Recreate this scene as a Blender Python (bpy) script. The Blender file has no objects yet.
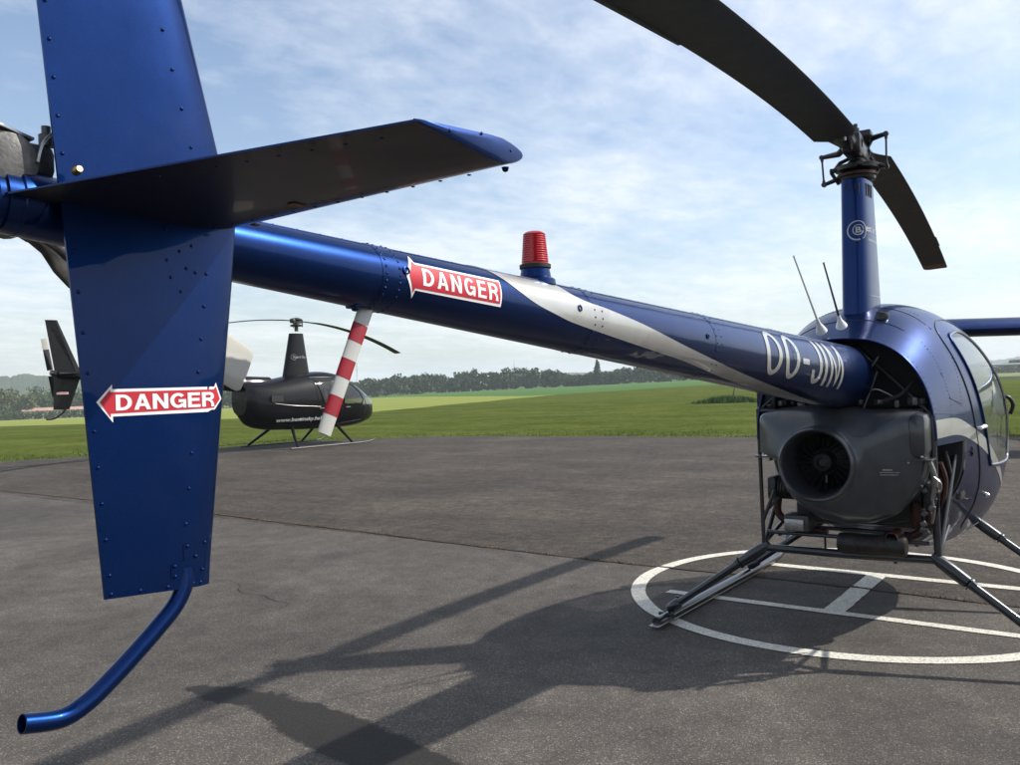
import bpy, bmesh, math, random
from mathutils import Vector, Matrix, noise
R = math.radians
rnd = random.Random(7)
scene = bpy.context.scene
COL = scene.collection
dg = bpy.context.evaluated_depsgraph_get

# ------------------------------------------------------------------ camera data (metres, helicopter nose along +x)
CAM = Vector((-5.038, -1.209, 1.415)); YAW, PITCH, ROLL = 0.632, 0.003, 0.033
PYX = (CAM.x, CAM.y)

# ------------------------------------------------------------------ materials
def newmat(name):
    m = bpy.data.materials.new(name); m.use_nodes = True
    nt = m.node_tree; b = nt.nodes['Principled BSDF']
    return m, nt, b
def N(nt, typ, **kw):
    n = nt.nodes.new(typ)
    for k, v in kw.items():
        if k in n.inputs: n.inputs[k].default_value = v
        else: setattr(n, k, v)
    return n
def L(nt, a, b): nt.links.new(a, b)
def col4(c): return (c[0], c[1], c[2], 1)
def ramp(nt, fac, stops):
    r = nt.nodes.new('ShaderNodeValToRGB'); L(nt, fac, r.inputs[0])
    e = r.color_ramp.elements
    while len(e) < len(stops): e.new(0.5)
    for q, (p, c) in zip(e, stops): q.position = p; q.color = col4(c) if len(c) == 3 else c
    return r.outputs[0]
def noise_tex(nt, vec, scale, detail=4, rough=.55, dist=0):
    n = nt.nodes.new('ShaderNodeTexNoise'); n.inputs['Scale'].default_value = scale
    n.inputs['Detail'].default_value = detail; n.inputs['Roughness'].default_value = rough
    n.inputs['Distortion'].default_value = dist
    if vec is not None: L(nt, vec, n.inputs['Vector'])
    return n.outputs['Fac']
def mixc(nt, fac, a, b, mode='MIX'):
    m = nt.nodes.new('ShaderNodeMix'); m.data_type = 'RGBA'; m.blend_type = mode
    for s, v in ((0, fac), (6, a), (7, b)):
        if hasattr(v, 'links') or isinstance(v, bpy.types.NodeSocket): L(nt, v, m.inputs[s])
        elif s == 0: m.inputs[0].default_value = v
        else: m.inputs[s].default_value = col4(v)
    return m.outputs[2]
def math_(nt, op, a, b=None, c=None, clamp=False):
    m = nt.nodes.new('ShaderNodeMath'); m.operation = op; m.use_clamp = clamp
    for i, v in enumerate((a, b, c)):
        if v is None: continue
        if isinstance(v, bpy.types.NodeSocket): L(nt, v, m.inputs[i])
        else: m.inputs[i].default_value = v
    return m.outputs[0]
def simple(name, c, rough=.5, metal=0., var=.15, scale=30, bump=0., coat=0., spec=.5, bscale=None, dirt=None):
    m, nt, b = newmat(name)
    tc = N(nt, 'ShaderNodeTexCoord').outputs['Object']
    f = noise_tex(nt, tc, scale, 5)
    lo = tuple(x*(1-var) for x in c); hi = tuple(min(1, x*(1+var)) for x in c)
    cc = ramp(nt, f, [(.3, lo), (.7, hi)])
    if dirt:
        f2 = noise_tex(nt, tc, scale*.35, 6, .7)
        cc = mixc(nt, ramp(nt, f2, [(.52, (0,0,0)), (.68, (1,1,1))]), cc, dirt)
    L(nt, cc, b.inputs['Base Color'])
    b.inputs['Roughness'].default_value = rough; b.inputs['Metallic'].default_value = metal
    b.inputs['Coat Weight'].default_value = coat; b.inputs['Coat Roughness'].default_value = .04
    b.inputs['Specular IOR Level'].default_value = spec
    rr = math_(nt, 'MULTIPLY_ADD', noise_tex(nt, tc, scale*.6, 4), .25*rough, rough*.87)
    L(nt, rr, b.inputs['Roughness'])
    if bump:
        bn = N(nt, 'ShaderNodeBump'); bn.inputs['Strength'].default_value = bump; bn.inputs['Distance'].default_value = .002
        L(nt, noise_tex(nt, tc, bscale or scale*3, 4), bn.inputs['Height']); L(nt, bn.outputs[0], b.inputs['Normal'])
    return m
def paint(name, c, metal=.55, rough=.32, coat=.7):
    m, nt, b = newmat(name)
    tc = N(nt, 'ShaderNodeTexCoord').outputs['Object']
    v = nt.nodes.new('ShaderNodeTexVoronoi'); v.inputs['Scale'].default_value = 900; L(nt, tc, v.inputs['Vector'])
    lo = tuple(x*.88 for x in c); hi = tuple(min(1, x*1.16) for x in c)
    sep = N(nt, 'ShaderNodeSeparateColor'); L(nt, v.outputs['Color'], sep.inputs[0])
    cc = ramp(nt, sep.outputs[0], [(.1, lo), (.95, hi)])
    dn = noise_tex(nt, tc, 9, 6, .7)
    cc = mixc(nt, math_(nt, 'MULTIPLY', ramp(nt, dn, [(.5, (0,0,0)), (.75, (1,1,1))]), .05), cc, (.11, .10, .09))
    L(nt, cc, b.inputs['Base Color'])
    b.inputs['Metallic'].default_value = metal; b.inputs['Coat Weight'].default_value = coat; b.inputs['Coat Roughness'].default_value = .02; b.inputs['Coat IOR'].default_value = 1.40; b.inputs['Specular IOR Level'].default_value = .1
    L(nt, math_(nt, 'MULTIPLY_ADD', noise_tex(nt, tc, 14, 5), .15, rough-.06), b.inputs['Roughness'])
    bn = N(nt, 'ShaderNodeBump'); bn.inputs['Strength'].default_value = .12; bn.inputs['Distance'].default_value = .02
    L(nt, noise_tex(nt, tc, 7, 2), bn.inputs['Height']); L(nt, bn.outputs[0], b.inputs['Coat Normal'])
    return m
M = {}
M['blue'] = paint('blue_paint', (.0013, .0190, .098), .80, .31, .42)
M['black_blue'] = paint('black_paint', (.0025, .0028, .004), .0, .5, .55)
M['cream'] = simple('cream_paint', (.44, .435, .40), .3, 0, .06, 12, coat=.6, dirt=(.42,.41,.36))
M['silver'] = simple('silver_paint', (.43, .43, .41), .36, .45, .05, 14, coat=.6, dirt=(.36,.355,.33))
M['undershade'] = simple('underside_shade_paint', (.006, .006, .010), .42, 0, .35, 22, coat=.12, dirt=(.014,.011,.009))  # stabiliser underside: shade and dark reflection painted in as near-black
M['white'] = simple('white_paint', (.80, .80, .79), .4, 0, .04, 40)
M['red'] = simple('red_vinyl', (.46, .006, .022), .6, 0, .06, 40)
M['redband'] = simple('red_paint', (.27, .006, .012), .35, 0, .12, 60, dirt=(.20,.02,.02))
M['blade'] = simple('blade_grey', (.018, .0175, .018), .55, .0, .3, 18, bump=.1, dirt=(.030,.028,.026))
M['bladeend'] = simple('worn_blade_tip', (.16, .07, .035), .5, .2, .4, 30)
M['blackmetal'] = simple('black_metal', (.014, .014, .016), .35, .3, .4, 40, coat=.2, dirt=(.03,.027,.024))
M['frame'] = simple('frame_tube_paint', (.016, .017, .02), .3, .2, .3, 30, coat=.5)
M['steel'] = simple('worn_steel', (.32, .31, .30), .35, .9, .25, 60)
M['alu'] = simple('aluminium', (.55, .55, .55), .3, .9, .15, 60, dirt=(.2,.19,.17))
M['gear'] = simple('cast_grey', (.09, .088, .082), .45, .4, .4, 50, bump=.3, dirt=(.03,.027,.022))
M['plastic'] = simple('grey_shroud', (.034, .037, .042), .34, .0, .25, 14, coat=.45, bump=.08, dirt=(.055,.052,.046))
M['rubber'] = simple('rubber', (.012, .012, .012), .7, 0, .3, 40)
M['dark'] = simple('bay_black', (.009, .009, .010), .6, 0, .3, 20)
M['rust'] = simple('heat_rust', (.055, .020, .014), .6, .5, .5, 50, dirt=(.02,.014,.012))
M['muffler'] = simple('muffler', (.03, .027, .025), .5, .6, .5, 30, dirt=(.07,.035,.02))
M['engine'] = simple('engine_grey', (.05, .05, .05), .45, .4, .5, 60, bump=.3, dirt=(.02,.018,.016))
M['brass'] = simple('brass', (.55, .38, .12), .3, .9, .2, 60)
M['redlens'] = None
m, nt, b = newmat('red_lens'); M['redlens'] = m
b.inputs['Base Color'].default_value = (.50, .004, .006, 1); b.inputs['Roughness'].default_value = .12
b.inputs['Coat Weight'].default_value = .6
tc = N(nt, 'ShaderNodeTexCoord').outputs['Object']
cc = ramp(nt, noise_tex(nt, tc, 60, 3), [(.3, (.36,.002,.006)), (.7, (.46,.004,.010))]); L(nt, cc, b.inputs['Base Color'])
m, nt, b = newmat('perspex'); M['glass'] = m
b.inputs['Base Color'].default_value = (.82, .87, .86, 1); b.inputs['Roughness'].default_value = .02
b.inputs['Alpha'].default_value = .5; b.inputs['Coat Weight'].default_value = 1
tc = N(nt, 'ShaderNodeTexCoord').outputs['Object']
cc = ramp(nt, noise_tex(nt, tc, 4, 3), [(.3, (.10,.12,.12)), (.7, (.16,.18,.18))]); L(nt, cc, b.inputs['Base Color'])
m, nt, b = newmat('smoked_perspex'); M['smoke'] = m
b.inputs['Roughness'].default_value = .02; b.inputs['Alpha'].default_value = .45; b.inputs['Coat Weight'].default_value = 1
tc = N(nt, 'ShaderNodeTexCoord').outputs['Object']
cc = ramp(nt, noise_tex(nt, tc, 4, 3), [(.3, (.018,.02,.022)), (.7, (.03,.033,.035))]); L(nt, cc, b.inputs['Base Color'])
M['leather'] = simple('seat_leather', (.05, .045, .04), .5, 0, .3, 20, bump=.1)

# asphalt ----------------------------------------------------------
m, nt, b = newmat('asphalt'); M['asphalt'] = m
tc = N(nt, 'ShaderNodeTexCoord').outputs['Object']
sx = N(nt, 'ShaderNodeSeparateXYZ'); L(nt, tc, sx.inputs[0])
vor = nt.nodes.new('ShaderNodeTexVoronoi'); vor.inputs['Scale'].default_value = 190; L(nt, tc, vor.inputs['Vector'])
sc_ = N(nt, 'ShaderNodeSeparateColor'); L(nt, vor.outputs['Color'], sc_.inputs[0])
agg = ramp(nt, sc_.outputs[0], [(0., (.046,.041,.036)), (.55, (.068,.061,.053)), (.88, (.090,.081,.071)), (1., (.19,.172,.15))])
fine = ramp(nt, noise_tex(nt, tc, 240, 3, .7), [(.3, (.72,.72,.72)), (.7, (1.32,1.32,1.32))])
c1 = mixc(nt, .65, agg, fine, 'MULTIPLY')
big = ramp(nt, noise_tex(nt, tc, .55, 6, .62, .6), [(.3, (.68,.67,.67)), (.5, (1,.99,.97)), (.68, (1.48,1.46,1.42))])
c2 = mixc(nt, 1., c1, big, 'MULTIPLY')
mid = ramp(nt, noise_tex(nt, tc, 4.5, 6, .7), [(.30, (.72,.71,.71)), (.68, (1.28,1.27,1.25))])
c2 = mixc(nt, 1., c2, mid, 'MULTIPLY')
old = math_(nt, 'GREATER_THAN', math_(nt, 'ADD', sx.outputs[0], math_(nt, 'MULTIPLY', noise_tex(nt, tc, 2.2, 4), .06)), .81)
cz = ramp(nt, noise_tex(nt, tc, 9, 10, .88), [(.36, (.55,.54,.53)), (.5, (.95,.94,.92)), (.64, (1.5,1.47,1.42))])
coarse = ramp(nt, noise_tex(nt, tc, 38, 5, .8), [(.35, (.38,.375,.37)), (.5, (.86,.85,.83)), (.68, (1.6,1.56,1.48))])
c2 = mixc(nt, 1., c2, (.92,.91,.90), 'MULTIPLY')
c3 = mixc(nt, old, c2, mixc(nt, 1., mixc(nt, 1., mixc(nt, 1., c2, cz, 'MULTIPLY'), coarse, 'MULTIPLY'), (.86,.825,.775), 'MULTIPLY'))
# streaks running along the old surface
mp = N(nt, 'ShaderNodeMapping'); mp.inputs['Scale'].default_value = (2.2, .22, 1); L(nt, tc, mp.inputs[0])
st = ramp(nt, noise_tex(nt, mp.outputs[0], 1.6, 6, .7), [(.38, (.78,.77,.76)), (.62, (1.15,1.14,1.12))])
c3 = mixc(nt, old, c3, mixc(nt, 1., c3, st, 'MULTIPLY'))
# damp patch under the tail
def smask(nt, tc, cx_, cy_, rx, ry, rot, amp, sc):
    mp = N(nt, 'ShaderNodeMapping'); mp.vector_type = 'TEXTURE'
    mp.inputs['Location'].default_value = (cx_, cy_, 0); mp.inputs['Rotation'].default_value = (0, 0, rot); mp.inputs['Scale'].default_value = (rx, ry, 1)
    L(nt, tc, mp.inputs[0])
    ln = N(nt, 'ShaderNodeVectorMath', operation='LENGTH'); L(nt, mp.outputs[0], ln.inputs[0])
    d = math_(nt, 'ADD', ln.outputs['Value'], math_(nt, 'MULTIPLY', math_(nt, 'SUBTRACT', noise_tex(nt, tc, sc, 6, .75), .5), amp))
    return ramp(nt, d, [(.86, (1,1,1)), (1.0, (0,0,0))])
s1 = smask(nt, tc, -2.68, 1.35, .17, .95, R(-8), .9, 6)
s2 = smask(nt, tc, -2.63, 2.25, .10, .26, R(10), 1.4, 9)
wet = math_(nt, 'MAXIMUM', s1, s2)
c4 = mixc(nt, math_(nt, 'MULTIPLY', wet, .90), c3, (.010, .009, .008))
L(nt, c4, b.inputs['Base Color'])
b.inputs['Specular IOR Level'].default_value = .35
L(nt, math_(nt, 'MULTIPLY_ADD', wet, -.05, .88), b.inputs['Roughness'])
bn = N(nt, 'ShaderNodeBump'); bn.inputs['Strength'].default_value = .5; bn.inputs['Distance'].default_value = .004
hh = math_(nt, 'ADD', math_(nt, 'ADD', vor.outputs['Distance'], math_(nt, 'MULTIPLY', noise_tex(nt, tc, 9, 10, .88), math_(nt, 'MULTIPLY', old, 4.))), math_(nt, 'MULTIPLY', noise_tex(nt, tc, 60, 5, .8), math_(nt, 'MULTIPLY_ADD', old, 2.0, .9)))
L(nt, hh, bn.inputs['Height']); L(nt, bn.outputs[0], b.inputs['Normal'])

# painted markings
m, nt, b = newmat('road_paint'); M['roadpaint'] = m
tc = N(nt, 'ShaderNodeTexCoord').outputs['Object']
c = ramp(nt, noise_tex(nt, tc, 14, 6, .75), [(.3, (.56,.53,.44)), (.7, (.76,.73,.62))])
w = ramp(nt, noise_tex(nt, tc, 90, 4, .8), [(.50, (0,0,0)), (.62, (1,1,1))])
w2 = ramp(nt, noise_tex(nt, tc, 7, 6, .75), [(.55, (0,0,0)), (.75, (1,1,1))])
c = mixc(nt, math_(nt, 'MULTIPLY', w2, .35), c, (.24,.22,.19)); L(nt, mixc(nt, math_(nt, 'MULTIPLY', w, .75), c, (.11,.10,.09)), b.inputs['Base Color']); b.inputs['Roughness'].default_value = .8
bn = N(nt, 'ShaderNodeBump'); bn.inputs['Strength'].default_value = .5; bn.inputs['Distance'].default_value = .004
L(nt, noise_tex(nt, tc, 110, 4, .8), bn.inputs['Height']); L(nt, bn.outputs[0], b.inputs['Normal'])

# fields -----------------------------------------------------------
m, nt, b = newmat('field'); M['field'] = m
tc = N(nt, 'ShaderNodeTexCoord').outputs['Object']
sx = N(nt, 'ShaderNodeSeparateXYZ'); L(nt, tc, sx.inputs[0])
wob = math_(nt, 'MULTIPLY', math_(nt, 'SUBTRACT', noise_tex(nt, tc, .12, 3), .5), 2.5)
def side(p, q, sgn=1):      # 1 on the left of p->q
    (x1, y1), (x2, y2) = p, q; dx, dy = x2-x1, y2-y1; l = math.hypot(dx, dy)
    nx, ny = -dy/l*sgn, dx/l*sgn
    d = math_(nt, 'ADD', math_(nt, 'MULTIPLY', sx.outputs[0], nx), math_(nt, 'MULTIPLY', sx.outputs[1], ny))
    d = math_(nt, 'ADD', d, wob)
    return math_(nt, 'GREATER_THAN', d, nx*x1+ny*y1)
gA = ramp(nt, noise_tex(nt, tc, .35, 6, .65), [(.3, (.066,.088,.024)), (.5, (.090,.112,.029)), (.72, (.126,.138,.042))])
gB = ramp(nt, noise_tex(nt, tc, 3, 8, .85), [(.32, (.52,.56,.50)), (.68, (1.42,1.38,1.45))])
grass = mixc(nt, 1., gA, gB, 'MULTIPLY')
mpz = N(nt, 'ShaderNodeMapping'); mpz.inputs['Rotation'].default_value = (0,0,R(24)); mpz.inputs['Scale'].default_value = (.25, .012, 1); L(nt, tc, mpz.inputs[0])
band = ramp(nt, noise_tex(nt, mpz.outputs[0], 1.2, 4), [(.35, (.82,.86,.8)), (.65, (1.12,1.1,1.05))])
grass = mixc(nt, 1., grass, band, 'MULTIPLY')
yv = ramp(nt, noise_tex(nt, mpz.outputs[0], 3, 5), [(.3, (.20,.235,.065)), (.7, (.26,.285,.085))])
tv = ramp(nt, noise_tex(nt, mpz.outputs[0], 2, 5), [(.3, (.075,.145,.050)), (.7, (.10,.175,.065))])
lft = math_(nt, 'MULTIPLY', side((20, 35.3), (79, 57.4)), math_(nt, 'GREATER_THAN', math_(nt, 'ADD', sx.outputs[0], wob), 33.))
c = mixc(nt, lft, grass, yv)
teal = math_(nt, 'MULTIPLY', side((169.6,165.5), (87.6,63.6)), side((87.6,63.6), (151.3,57.1)))
c = mixc(nt, teal, c, tv)
rt = side((151,50), (300,52), -1)
road = math_(nt, 'MULTIPLY', rt, math_(nt, 'MULTIPLY', math_(nt, 'GREATER_THAN', sx.outputs[0], 150), math_(nt, 'LESS_THAN', sx.outputs[0], 230)))
pale = math_(nt, 'MULTIPLY', rt, math_(nt, 'GREATER_THAN', sx.outputs[0], 250))
c = mixc(nt, road, c, (.06,.085,.05)); c = mixc(nt, pale, c, (.20,.22,.10))
L(nt, c, b.inputs['Base Color']); b.inputs['Roughness'].default_value = 1.; b.inputs['Specular IOR Level'].default_value = .0
bn = N(nt, 'ShaderNodeBump'); bn.inputs['Strength'].default_value = .8; bn.inputs['Distance'].default_value = .05
L(nt, noise_tex(nt, tc, 14, 5, .8), bn.inputs['Height']); L(nt, bn.outputs[0], b.inputs['Normal'])

def leafmat(name, lo, hi, sc=.25):
    m, nt, b = newmat(name)
    g = N(nt, 'ShaderNodeNewGeometry'); tc = N(nt, 'ShaderNodeTexCoord').outputs['Object']
    f = math_(nt, 'ADD', math_(nt, 'MULTIPLY', noise_tex(nt, tc, sc, 4), .7), math_(nt, 'MULTIPLY', g.outputs['Random Per Island'], .35))
    L(nt, ramp(nt, f, [(.35, lo), (.75, hi)]), b.inputs['Base Color'])
    b.inputs['Roughness'].default_value = .7; b.inputs['Specular IOR Level'].default_value = .25
    return m
M['leaf'] = leafmat('wood_foliage', (.022,.042,.012), (.055,.085,.028))
M['palel'] = leafmat('pale_foliage', (.07,.09,.036), (.15,.16,.075), .8)
M['conifer'] = leafmat('dark_conifer', (.012,.026,.012), (.026,.045,.020), .8)
M['grassblade'] = leafmat('grass_blades', (.055,.090,.018), (.12,.15,.040), 2)
M['tallgrass'] = leafmat('tall_grass', (.045,.095,.020), (.09,.14,.035), 2)
M['dryweed'] = leafmat('dry_weeds', (.16,.085,.035), (.28,.17,.07), 5)
M['bark'] = simple('bark', (.09,.07,.05), .9, 0, .3, 4)
M['hill'] = simple('wooded_hill', (.045,.065,.032), .95, 0, .5, .02, spec=.1)
M['housewall'] = simple('pale_render', (.62,.58,.54), .8, 0, .1, 1)
M['roof'] = simple('red_roof', (.42,.26,.21), .8, 0, .2, 1)
M['dirt'] = simple('crack_dirt', (.030,.021,.014), .95, 0, .5, 30)

# ------------------------------------------------------------------ mesh building
class MB:
    def __init__(s): s.v = []; s.f = []; s.mi = []; s.cur = 0
    def add(s, vs, fs):
        o = len(s.v); s.v += [Vector(v) for v in vs]
        for f in fs: s.f.append([i+o for i in f]); s.mi.append(s.cur)
    def loft(s, rings, closed=True, caps=(True, True)):
        n = len(rings[0]); vs = [p for r in rings for p in r]; fs = []
        for i in range(len(rings)-1):
            for j in range(n if closed else n-1):
                k = (j+1) % n; fs.append((i*n+j, i*n+k, (i+1)*n+k, (i+1)*n+j))
        if caps[0]: fs.append(tuple(range(n-1, -1, -1)))
        if caps[1]: fs.append(tuple((len(rings)-1)*n+j for j in range(n)))
        s.add(vs, fs)
    def tube(s, pts, r, n=12, caps=True):
        pts = [Vector(p) for p in pts]; rs = r if isinstance(r, (list, tuple)) else [r]*len(pts)
        T = []
        for i in range(len(pts)):
            a = pts[max(i-1, 0)]; b = pts[min(i+1, len(pts)-1)]; T.append((b-a).normalized())
        up = Vector((0,0,1)) if abs(T[0].z) < .9 else Vector((1,0,0))
        u = T[0].cross(up).normalized(); rings = []
        for i, p in enumerate(pts):
            u = (u - T[i]*u.dot(T[i])).normalized(); w = T[i].cross(u)
            rings.append([p + (u*math.cos(2*math.pi*j/n)+w*math.sin(2*math.pi*j/n))*rs[i] for j in range(n)])
        s.loft(rings, True, (caps, caps))
    def box(s, c, d, rot=None, bev=0.):
        hx, hy, hz = d[0]/2, d[1]/2, d[2]/2; b = min(bev, hx*.9, hy*.9, hz*.9)
        Mx = rot if rot is not None else Matrix.Identity(3)
        if b <= 0:
            vs = [(x, y, z) for x in (-hx, hx) for y in (-hy, hy) for z in (-hz, hz)]
            fs = [(0,1,3,2),(4,6,7,5),(0,4,5,1),(2,3,7,6),(0,2,6,4),(1,5,7,3)]
        else:
            bm = bmesh.new(); bmesh.ops.create_cube(bm, size=1)
            bmesh.ops.scale(bm, vec=d, verts=bm.verts)
            bmesh.ops.bevel(bm, geom=bm.edges[:], offset=b, segments=2, affect='EDGES', profile=.5)
            bm.verts.index_update(); vs = [v.co.copy() for v in bm.verts]; fs = [[v.index for v in f.verts] for f in bm.faces]; bm.free()
        s.add([Mx @ Vector(v) + Vector(c) for v in vs], fs)
    def lathe(s, prof, o, ax=(0,0,1), n=24, caps=(True, True)):
        ax = Vector(ax).normalized(); t = Vector((1,0,0)) if abs(ax.x) < .8 else Vector((0,1,0))
        u = ax.cross(t).normalized(); w = ax.cross(u); o = Vector(o)
        s.loft([[o + ax*h + (u*math.cos(2*math.pi*j/n)+w*math.sin(2*math.pi*j/n))*r for j in range(n)] for r, h in prof], True, caps)
    def dome(s, p, nrm, r, h=.5):
        nrm = Vector(nrm).normalized(); t = Vector((1,0,0)) if abs(nrm.x) < .8 else Vector((0,1,0))
        u = nrm.cross(t).normalized(); w = nrm.cross(u); p = Vector(p)
        rings = []
        for q, hh in ((1, 0), (.75, h*.7)):
            rings.append([p + (u*math.cos(k*math.pi/3)+w*math.sin(k*math.pi/3))*r*q + nrm*r*hh for k in range(6)])
        rings.append([p+nrm*r*h]*1)
        o = len(s.v); s.v += rings[0]+rings[1]+rings[2]
        for k in range(6):
            s.f.append([o+k, o+(k+1)%6, o+6+(k+1)%6, o+6+k]); s.mi.append(s.cur)
            s.f.append([o+6+k, o+6+(k+1)%6, o+12]); s.mi.append(s.cur)
    def build(s, name, mat, parent=None, smooth=True, ang=38, recalc=True):
        me = bpy.data.meshes.new(name); me.from_pydata([tuple(v) for v in s.v], [], s.f); me.update()
        mats = mat if isinstance(mat, (list, tuple)) else [mat]
        for q in mats: me.materials.append(q)
        me.polygons.foreach_set('material_index', s.mi)
        return finish(name, me, parent, smooth, ang, recalc)
def fuse(mb, o, mat):      # small surface fixings become part of the mesh they sit on
    me = o.data; idx = len(me.materials); me.materials.append(mat)
    bm = bmesh.new(); bm.from_mesh(me); vv = [bm.verts.new(v) for v in mb.v]; nf = []
    for f in mb.f:
        q = bm.faces.new([vv[i] for i in f]); q.material_index = idx; q.smooth = True; nf.append(q)
    bmesh.ops.recalc_face_normals(bm, faces=nf); bm.to_mesh(me); bm.free()
def finish(name, me, parent, smooth=True, ang=38, recalc=True):
    bm = bmesh.new(); bm.from_mesh(me)
    if recalc: bmesh.ops.recalc_face_normals(bm, faces=bm.faces)
    if smooth:
        for f in bm.faces: f.smooth = True
        la = R(ang)
        for e in bm.edges:
            if len(e.link_faces) == 2 and e.calc_face_angle(0) > la: e.smooth = False
    bm.to_mesh(me); bm.free()
    o = bpy.data.objects.new(name, me); COL.objects.link(o)
    if parent is not None: o.parent = parent
    return o
def tag(o, label=None, cat=None, group=None, kind=None):
    if label: o['label'] = label
    if cat: o['category'] = cat
    if group: o['group'] = group
    if kind: o['kind'] = kind
    return o
def empty(name, loc, rz=0):
    o = bpy.data.objects.new(name, None); COL.objects.link(o); o.location = loc; o.rotation_euler = (0,0,rz); o.empty_display_size = .2
    return o
def spline(pts, k=6):
    pts = [Vector(p) for p in pts]; out = []
    for i in range(len(pts)-1):
        p0, p1, p2, p3 = pts[max(i-1,0)], pts[i], pts[i+1], pts[min(i+2, len(pts)-1)]
        for j in range(k):
            t = j/k; out.append(.5*((2*p1)+(p2-p0)*t+(2*p0-5*p1+4*p2-p3)*t*t+(3*p1-p0-3*p2+p3)*t**3))
    out.append(pts[-1]); return out
def interp(x, xs, ys):
    if x <= xs[0]: return ys[0]
    for i in range(len(xs)-1):
        if x <= xs[i+1]:
            t = (x-xs[i])/(xs[i+1]-xs[i]); return ys[i]*(1-t)+ys[i+1]*t
    return ys[-1]
def sinterp(x, xs, ys):       # smooth (monotone-ish cubic)
    n = len(xs)
    if x <= xs[0]: return ys[0]
    if x >= xs[-1]: return ys[-1]
    for i in range(n-1):
        if x <= xs[i+1]:
            h = xs[i+1]-xs[i]; t = (x-xs[i])/h
            def sl(k):
                if k == 0: return (ys[1]-ys[0])/(xs[1]-xs[0])
                if k == n-1: return (ys[-1]-ys[-2])/(xs[-1]-xs[-2])
                return (ys[k+1]-ys[k-1])/(xs[k+1]-xs[k-1])
            a, b = sl(i)*h, sl(i+1)*h
            return (2*t**3-3*t*t+1)*ys[i]+(t**3-2*t*t+t)*a+(-2*t**3+3*t*t)*ys[i+1]+(t**3-t*t)*b

# flat outline -> mesh wrapped on a surface
def wrap_bm(bm, fn, step):
    xs = [v.co.x for v in bm.verts]; ys = [v.co.y for v in bm.verts]
    for lo, hi, ax in ((min(xs), max(xs), 0), (min(ys), max(ys), 1)):
        st = step[ax]
        if not st: continue
        c = lo+st
        while c < hi:
            co = Vector((c,0,0)) if ax == 0 else Vector((0,c,0)); no = Vector((1,0,0)) if ax == 0 else Vector((0,1,0))
            bmesh.ops.bisect_plane(bm, geom=bm.verts[:]+bm.edges[:]+bm.faces[:], plane_co=co, plane_no=no, dist=1e-6)
            c += st
    for v in bm.verts: v.co = Vector(fn(v.co.x, v.co.y))
def patch(name, polys, fn, mat, parent, step=(0,0), smooth=True):
    bm = bmesh.new()
    for poly in polys:
        f = bm.faces.new([bm.verts.new((x, y, 0)) for x, y in poly])
    bmesh.ops.triangulate(bm, faces=bm.faces[:])
    wrap_bm(bm, fn, step)
    me = bpy.data.meshes.new(name); bm.to_mesh(me); bm.free(); me.materials.append(mat)
    return finish(name, me, parent, smooth, 60, False)
def text_bm(s, box, bold=.0, shear=0., space=1.):
    cu = bpy.data.curves.new('t', 'FONT'); cu.body = s; cu.size = 1; cu.offset = bold; cu.shear = shear; cu.space_character = space
    cu.resolution_u = 4
    o = bpy.data.objects.new('t', cu); COL.objects.link(o); bpy.context.view_layer.update()
    me = bpy.data.meshes.new_from_object(o.evaluated_get(dg())); bpy.data.objects.remove(o); bpy.data.curves.remove(cu)
    bm = bmesh.new(); bm.from_mesh(me); bpy.data.meshes.remove(me)
    x0 = min(v.co.x for v in bm.verts); x1 = max(v.co.x for v in bm.verts); y0 = min(v.co.y for v in bm.verts); y1 = max(v.co.y for v in bm.verts)
    X0, X1, Y0, Y1 = box
    for v in bm.verts: v.co = Vector((X0+(v.co.x-x0)/(x1-x0)*(X1-X0), Y0+(v.co.y-y0)/(y1-y0)*(Y1-Y0), 0))
    return bm
def text(name, s, box, fn, mat, parent, bold=0., step=(0,0), shear=0., space=1.):
    bm = text_bm(s, box, bold, shear, space); wrap_bm(bm, fn, step)
    me = bpy.data.meshes.new(name); bm.to_mesh(me); bm.free(); me.materials.append(mat)
    return finish(name, me, parent, False, 60, False)

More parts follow.
